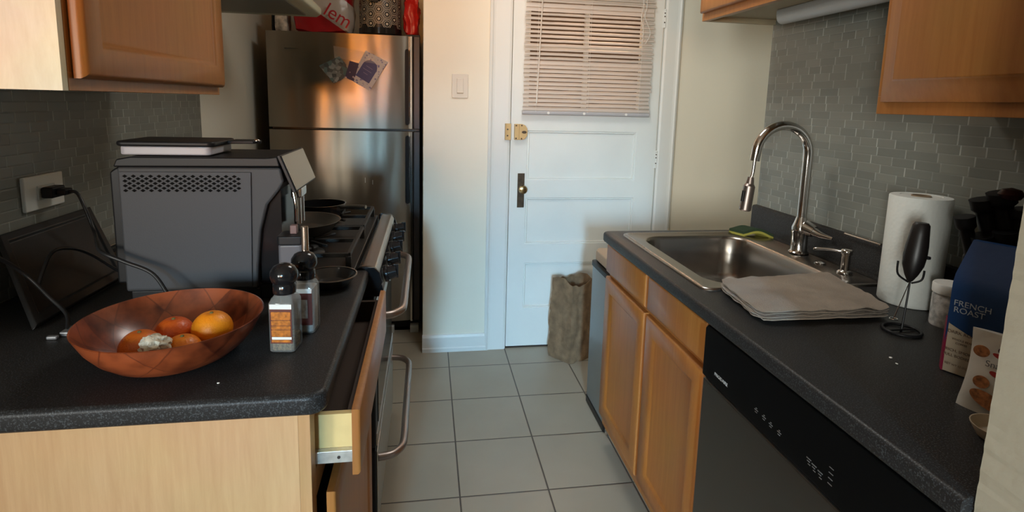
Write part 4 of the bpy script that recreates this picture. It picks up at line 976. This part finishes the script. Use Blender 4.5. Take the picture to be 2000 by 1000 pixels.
b = B(); c0 = rc+Vector((.008, .004, .112)); c1 = rc+Vector((.026, .010, .245))
def oval(c, a_, b_): 
    return [c+Vector((.62, -.78, 0))*a_*math.cos(q)+Vector((.78, .62, 0))*b_*math.sin(q) for q in [2*math.pi*i/24 for i in range(24)]]
rings(b, [oval(c0.lerp(c1, s_), a_, a_*.8) for s_, a_ in ((0, .003), (.02, .006), (.12, .013), (.28, .0205), (.45, .0225), (.62, .0215), (.82, .0185), (.96, .0165), (1.0, .013))])
h_ = link('handle', b, plain('frother_black', (.010, .008, .008), .38), t, ang=50)
b = B(); box(b, c0.x+.018, c0.x+.027, c0.y-.020, c0.y-.012, c0.z+.055, c0.z+.062); link('switch_button', b, black, h_, bevel=.002)
b = B(); cyl(b, c0, rc+Vector((-.012, .012, .022)), .0012, seg=8); tube(b, [rc+Vector((-.012+.008*math.cos(q), .012+.008*math.sin(q), .022)) for q in [2*math.pi*i/12 for i in range(13)]], .0012, 6, 1); link('whisk', b, chrome, t)

# coffee bag
t = thing('coffee_bag', 'tall dark blue bag of French roast coffee on the right worktop', 'coffee bag', (1.05, .84, .914))
A_ = Vector((.985, .852, .914)); dR = Vector((.40, -.917, 0)).normalized(); dB = Vector((.917, .40, 0)).normalized(); W_, D_ = .135, .085
def CB(u_, d_, z_): return A_+dR*u_+dB*d_+Vector((0, 0, z_))
def bagmesh(b, z0_, z1_, e=0., top=False, n=10):
    loops = []
    for k in range(n+1):
        z_ = z0_+(z1_-z0_)*k/n; q = z_/.255
        sh_ = .010*max(0, q-.75)/.25 if q > .75 else 0
        dep = D_*(1-.80*max(0, (q-.72)/.28)) if q > .72 else D_*(1+.06*math.sin(q*3))
        d0_ = (D_-dep)*.5; bul = .004*math.sin(min(1, q)*3.1)
        pts = []
        for (u_, d_) in ((0+sh_, d0_), (W_*.25, d0_-bul*1.3), (W_*.5, d0_-bul*1.8), (W_*.75, d0_-bul*1.3), (W_-sh_, d0_), (W_-sh_+.001, d0_+dep*.5), (W_-sh_, d0_+dep), (W_*.5, d0_+dep+bul), (sh_, d0_+dep), (sh_-.002, d0_+dep*.5)):
            cx_ = W_/2; p_ = CB(u_, d_, z_)
            p_ += (p_-CB(cx_, D_/2, z_)).normalized()*e
            p_ += dB*.0012*noise.noise(Vector((u_*60, z_*40, d_*20))); pts.append(p_)
        loops.append(pts)
    rings(b, loops)
navy = plain('navy_foil', (.005, .034, .115), .42, bump=.5, bscale=30)
b = B(); bagmesh(b, .001, .255, n=16); link('pouch', b, navy, t, ang=50)
# cream lower panel with curved top
b = B(); loops = []
for k in range(13):
    u_ = .004+(W_-.008)*k/12; zt_ = .098-.030*math.sin(k/12*1.6); loops.append((u_, zt_))
def fr(u_, z_, o_=.0050): 
    q = z_/.255; bul = .004*math.sin(min(1, q)*3.1); c_ = 1-abs(2*u_/W_-1); return CB(u_, -bul*min(1.8, c_*2.8)-o_, z_)
lo = [b.verts.new(fr(u_, .003)) for u_, zt_ in loops]; mid = [b.verts.new(fr(u_, zt_*.5)) for u_, zt_ in loops]; hi = [b.verts.new(fr(u_, zt_)) for u_, zt_ in loops]
for k in range(12):
    b.faces.new((lo[k], lo[k+1], mid[k+1], mid[k])); b.faces.new((mid[k], mid[k+1], hi[k+1], hi[k]))
pnl = link('cream_label', b, plain('label_cream', (.42, .35, .26), .5), t, ang=60)
b = B(); q = [CB(-.0035, .012, .002), CB(-.0035, .055, .002), CB(-.0035, .055, .115), CB(-.0035, .012, .115)]
rings(b, [q, [v-dR*.001 for v in q]]); b.free()
b = B(); rings(b, [[CB(-.001, -.001, z_), CB(.004, -.003, z_), CB(.004, .01, z_), CB(-.008, .014, z_)] for z_ in (.001, .105)]); link('red_edge', b, plain('magenta_print', (.20, .012, .04), .4), t, smooth=False)
ink1 = plain('silver_ink', (.34, .37, .42), .4); ink2 = plain('brown_ink', (.10, .06, .04), .6)
UPZ = Vector((0, 0, 1)); 
text('lettering', 'FRENCH', CB(.008, -.0082, .136)-dB*.002, dR, UPZ, .0150, ink1, t, .0004)
text('lettering', 'ROAST', CB(.009, -.0082, .123)-dB*.002, dR, UPZ, .0150, ink1, t, .0004)
for s_, u_, z_, sz in (('DARK ROAST', .006, .082, .0082), ('WHOLE BEAN', .014, .070, .0052), ('COFFEE', .020, .063, .0052), ('RICH, SMOKY', .006, .047, .0074), ('FULL BODIED', .004, .037, .0070), ('NET WT 12 OZ', .008, .020, .0050)):
    text('lettering', s_, CB(u_, -.0098, z_)-dB*.0025, dR, UPZ, sz, ink2, pnl, .0003)
b = B(); box(b, 0, 1, 0, 1, 0, 1); b.free()
# white snack bag with almonds
t = thing('snack_bag', 'small white snack bag with nut pictures leaning before the blue coffee bag', 'snack bag', (.94, .70, .914))
A2 = Vector((.882, .735, .914)); d2 = Vector((.42, -.907, 0)).normalized(); e2 = Vector((.88, .42, .22)).normalized(); lean = Vector((.24, .12, 1)).normalized()
def SB(u_, d_, z_): return A2+d2*u_+Vector((.907, .42, 0))*d_+lean*z_
b = B(); loops = []
for k in range(15):
    q = k/14; z_ = .006+.128*q if k else .0; th = .030*math.sin(min(1, q*1.15+.12)*2.9)+.004; th = max(th, .003); wd = .105-.010*math.sin(q*3.14)
    o_ = (.105-wd)/2
    loops.append([SB(o_+wd*s_, .018-th*(1-(2*s_-1)**4)*.5+.0015*noise.noise(Vector((s_*7, q*9, 2))), z_) for s_ in [i/10 for i in range(11)]]+[SB(o_+wd*s_, .018+th*(1-(2*s_-1)**4)*.5, z_) for s_ in [1-i/10 for i in range(1, 10)]])
rings(b, loops); link('pouch', b, plain('white_foil', (.46, .43, .38), .35, bump=.6, bscale=25), t, ang=60)
def disc(nm, u_, z_, ru, rz, mat, par, rot=0, o_=-.0005):
    b = B(); pts = []
    for i in range(24):
        q = 2*math.pi*i/24; a_, c_ = ru*math.cos(q), rz*math.sin(q); a_, c_ = a_*math.cos(rot)-c_*math.sin(rot), a_*math.sin(rot)+c_*math.cos(rot)
        pts.append(SB(u_+a_, o_, z_+c_))
    rings(b, [pts, [v-Vector((.907, .42, 0))*.0006 for v in pts]]); return link(nm, b, mat, par, smooth=False)
am = plain('almond_print', (.28, .10, .03), .5, var=.5, vscale=160); rdp = plain('red_print', (.30, .015, .015), .5)
disc('almond_print', .022, .104, .011, .0095, am, t); disc('almond_print', .030, .055, .011, .010, am, t); disc('nut_bowl_print', .043, .028, .026, .012, am, t, -.35)
disc('red_print', .050, .102, .014, .004, rdp, t, -.25); disc('red_print', .045, .073, .008, .004, rdp, t, -.3); disc('purple_print', .052, .113, .010, .007, plain('purple_print', (.05, .015, .025), .5), t)
text('lettering', 'Snack', SB(.030, -.002, .083), d2, lean, .014, plain('grey_ink', (.10, .10, .11), .5), t, .0003)
# white jar behind coffee bag
t = thing('white_jar', 'white lidded plastic jar between paper towels and coffee bag', 'jar', (1.205, 1.045, .914))
b = B(); lathe(b, [(.001, .914), (.033, .914), (.034, .918), (.034, .985), (.031, .992), (.001, .992)], (1.205, 1.045, 0), 32); j_ = link('body', b, [plain('jar_label', (.45, .44, .42), .4, var=.6, vscale=60)], t)
b = B(); lathe(b, [(.001, .992), (.035, .992), (.036, .996), (.036, 1.012), (.034, 1.015), (.001, 1.015)], (1.205, 1.045, 0), 32); link('lid', b, label_w, t)
# knife block with black handles
t = thing('knife_block', 'black knife block full of black handled knives by the tiled wall', 'knife block', (1.225, .93, .914))
b = B(); prism(b, [(1.175, .914), (1.305, .914), (1.305, 1.05), (1.24, 1.155), (1.165, 1.10)], 'y', .845, 1.0); link('block', b, plain('block_black', (.012, .010, .010), .45), t, bevel=.006)
def knife(p0, p1, w_, rr=.007, rivets=0):
    b = B(); P0, P1 = Vector(p0), Vector(p1); d_ = (P1-P0); pts = [P0, P0.lerp(P1, .3)+Vector((0, 0, .002)), P0.lerp(P1, .7)-Vector((0, 0, .002)), P1]
    tube(b, pts, lambda q: rr*(1+.35*(q > .75)-.12*math.sin(q*3)), 12); k_ = link('knife_handle', b, black, t, ang=60)
    if rivets:
        b = B()
        for i in range(rivets):
            c_ = P0.lerp(P1, .15+.3*i); cyl(b, c_+Vector((-.008, -.004, 0)), c_+Vector((-.0105, -.005, 0)), .003, seg=10)
        link('rivet', b, chrome, k_)
knife((1.185, .985, 1.075), (1.152, .994, 1.185), .02, .015, 3)
knife((1.210, .975, 1.12), (1.178, .985, 1.225), .02, .017)
knife((1.225, .955, 1.13), (1.195, .960, 1.243), .02, .020)
knife((1.230, .925, 1.13), (1.215, .928, 1.215), .02, .018)
knife((1.240, .895, 1.12), (1.235, .895, 1.178), .02, .016)
knife((1.255, .870, 1.10), (1.255, .868, 1.155), .02, .015)
knife((1.200, .965, 1.08), (1.170, .965, 1.150), .02, .016)
knife((1.215, .935, 1.09), (1.195, .938, 1.165), .02, .018)
b = B(); lathe(b, [(.001, -.014), (.016, -.010), (.022, 0), (.016, .010), (.001, .014)], seg=20); 
for v in b.verts: v.co = Vector((1.192+v.co.x, .938+v.co.y, 1.243+v.co.z))
link('sharpener_end', b, plain('dark_red', (.03, .004, .005), .35), t)
b = B(); tube(b, [Vector((1.235, .885+.030*math.cos(q), 1.195+.030*math.sin(q))) for q in [2*math.pi*i/24 for i in range(25)]], .0065, 10, 1); link('scissor_loop', b, black, t)
# little beige bowl near the partition
b = B(); lathe(b, [(.001, .914), (.022, .914), (.028, .918), (.037, .934), (.0375, .936), (.036, .936), (.026, .921), (.001, .918)], (.862, .640, 0), 36)
tag(link('small_dish', b, plain('cream_ceramic', (.40, .33, .24), .4)), 'little cream dish at the right frame edge beside the partition wall', 'dish')
b = B(); sphere(b, (1.055-.13, .955-.05, .9155), .0028, 1.3, 1, .5, 10, 6); sphere(b, (.915, .88, .9155), .002, 1, 1.5, .5, 10, 6); tag(link('crumb', b, label_w), 'tiny pale crumbs on the right worktop below the frother', 'crumb')
b = B(); sphere(b, (-.352, .94, .9152), .002, 1.2, 1, .6, 10, 6); tag(link('crumb', b, label_w), 'tiny pale crumb on the left worktop near the front of the bowl', 'crumb')

# wall cabinets on the right
def upper(nm, label, y0, y1, z0, z1, xf, doors, xb=XR-.007, fr_=.05, slab_=False):
    t = thing(nm, label, 'cabinet', ((xf+XR)/2, (y0+y1)/2, z0))
    b = B(); box(b, xf+.04, xb, y0, y0+.016, z0, z1); box(b, xf+.04, xb, y1-.016, y1, z0, z1); box(b, xf+.04, xb, y0+.016, y1-.016, z0+.018, z0+.03); box(b, xf+.04, xb, y0+.016, y1-.016, z1-.016, z1)
    link('carcass', b, plain('cabinet_underside', (.42, .34, .22), .6) if z0 > 1.6 else maple, t, smooth=False)
    b = B(); box(b, xf+.02, xf+.04, y0, y1, z0, z0+.04); box(b, xf+.02, xf+.04, y0, y0+.045, z0+.04, z1); box(b, xf+.02, xf+.04, y1-.045, y1, z0+.04, z1); box(b, xf+.02, xf+.04, y0+.045, y1-.045, z1-.04, z1); link('face_frame', b, mapleD, t, bevel=.001)
    for a, c in doors:
        b = B()
        if slab_:    # raised slab door with a broad sloping border
            def L_(i, d): return [(xf+.02-d, a+i, z0+.027+i), (xf+.02-d, c-i, z0+.027+i), (xf+.02-d, c-i, z1-.02-i), (xf+.02-d, a+i, z1-.02-i)]
            rings(b, [L_(0, 0), L_(0, .008), L_(.004, .010), L_(.043, .024), L_(.046, .028), L_(.049, .029)])
        else: panel_front(b, lambda u, v, d: (xf+.02-d, u, v), a, c, z0+.027, z1-.02, .020, fr_, .009, .006, .016)
        link('door', b, mapleD, t)
upper('wall_cabinet', 'maple wall cabinet at the top right corner nearest the camera', .54, 1.120, 1.400, 2.17, 1.0, [(.57, 1.103)], slab_=True)
upper('wall_cabinet', 'short maple wall cabinet above the sink with a light fixture beneath', 1.125, YE-.002, 1.730, 2.17, 1.02, [(1.145, 1.565), (1.58, YE-.015)])
# under cabinet light
t = thing('under_cabinet_light', 'grey tube light fixture mounted under the wall cabinet above the sink', 'light fixture', (1.24, 1.56, 1.70))
b = B(); box(b, 1.20, 1.30, 1.18, 1.80, 1.722, 1.748); link('housing', b, plain('fixture_grey', (.36, .36, .35), .4), t, bevel=.004)
b = B(); tube(b, [(1.222, 1.18, 1.722)]+[(1.222, 1.18+.61*k/6, 1.722) for k in range(1, 6)]+[(1.222, 1.79, 1.722)], .024, 24, 1)
sphere(b, (1.222, 1.79, 1.722), .024, 1, .6, 1, 24, 12); link('diffuser', b, plain('frosted_lens', (.44, .44, .43), .35), t)

# ------------------------------------------------------------------ floor items in the recess
t = thing('step_trash_can', 'tall grey metal trash can with black rim beyond the sink cabinet', 'trash can', (.90, 2.20, 0))
def tl2(i, z): return [(x, y, z) for x, y in rrect(.757+i, 1.06-i, 2.075+i, 2.36-i, .025, 6)]
b = B(); rings(b, [tl2(.004, .035), tl2(.0, .04), tl2(0, .672), tl2(.002, .675)]); link('body', b, plain('can_grey_metal', (.26, .30, .32), .4, .5), t, ang=40)
b = B(); rings(b, [tl2(.002, 0), tl2(-.002, .006), tl2(-.002, .034), tl2(.004, .036)]); link('base', b, black, t)
b = B(); rings(b, [tl2(-.003, .675), tl2(-.003, .695), tl2(.02, .700)], cap=(True, True)); link('rim', b, black, t)
b = B(); box(b, .760, .800, 2.050, 2.074, .008, .040); link('foot_pedal', b, chrome, t, bevel=.002)
b = B(); prism(b, rrect(.765, 1.04, 2.09, 2.35, .03), 'z', .700, .755)
for v in b.verts:
    if v.co.z > .74: v.co.z += .008*noise.noise(v.co*20)
tag(link('cardboard_packet', b, plain('tan_packet', (.45, .36, .27), .7), bevel=.012, seg=3), 'tan packet lying on top of the grey trash can', 'packet')
# paper sack
t = thing('paper_sack', 'crumpled brown burlap sack standing open against the back door', 'sack', (.79, 2.79, 0))
b = B(); cs = [(.683, 2.826), (.773, 2.712), (.905, 2.775), (.815, 2.90)]; NZ = 26; PER = 14
cenx, ceny = sum(a for a, _ in cs)/4, sum(c for _, c in cs)/4
loops = []
def ringat(q, inset, zoff=0):
    pts = []
    for e in range(4):
        a_, c_ = Vector((*cs[e], 0)), Vector((*cs[(e+1) % 4], 0))
        for k in range(PER):
            p_ = a_.lerp(c_, k/PER); p_ = Vector((cenx, ceny, 0))+(p_-Vector((cenx, ceny, 0)))*(1.0+.03*math.sin(q*5)-inset)
            ang_ = math.atan2(p_.y-ceny, p_.x-cenx)
            ht = .455+.020*math.sin(ang_*2.0+1.0)+.022*noise.noise(Vector((math.cos(ang_)*1.8, math.sin(ang_)*1.8, 5)))
            d_ = (p_-Vector((cenx, ceny, 0))).normalized()
            p_ += d_*(.012*noise.noise(Vector((ang_*2.2, q*5, 0)))+.007*abs(noise.noise(Vector((ang_*6, q*11, 3)))))
            z_ = max(.001 if inset < .01 else .006, q*ht+zoff); pts.append((p_.x, min(p_.y, 2.918), z_))
    return pts
for k in range(NZ+1): loops.append(ringat(k/NZ, 0))
for k in range(NZ, 4, -2): loops.append(ringat(k/NZ, .035))
rings(b, loops, cap=(True, True)); link('sack', b, plain('burlap', (.20, .13, .075), .9, bump=1, bscale=90, var=.3, vscale=24), t, ang=40)
b = B(); prism(b, [(.70, .0), (.705, .0), (.70, .01)], 'y', 2.8, 2.81); b.free()
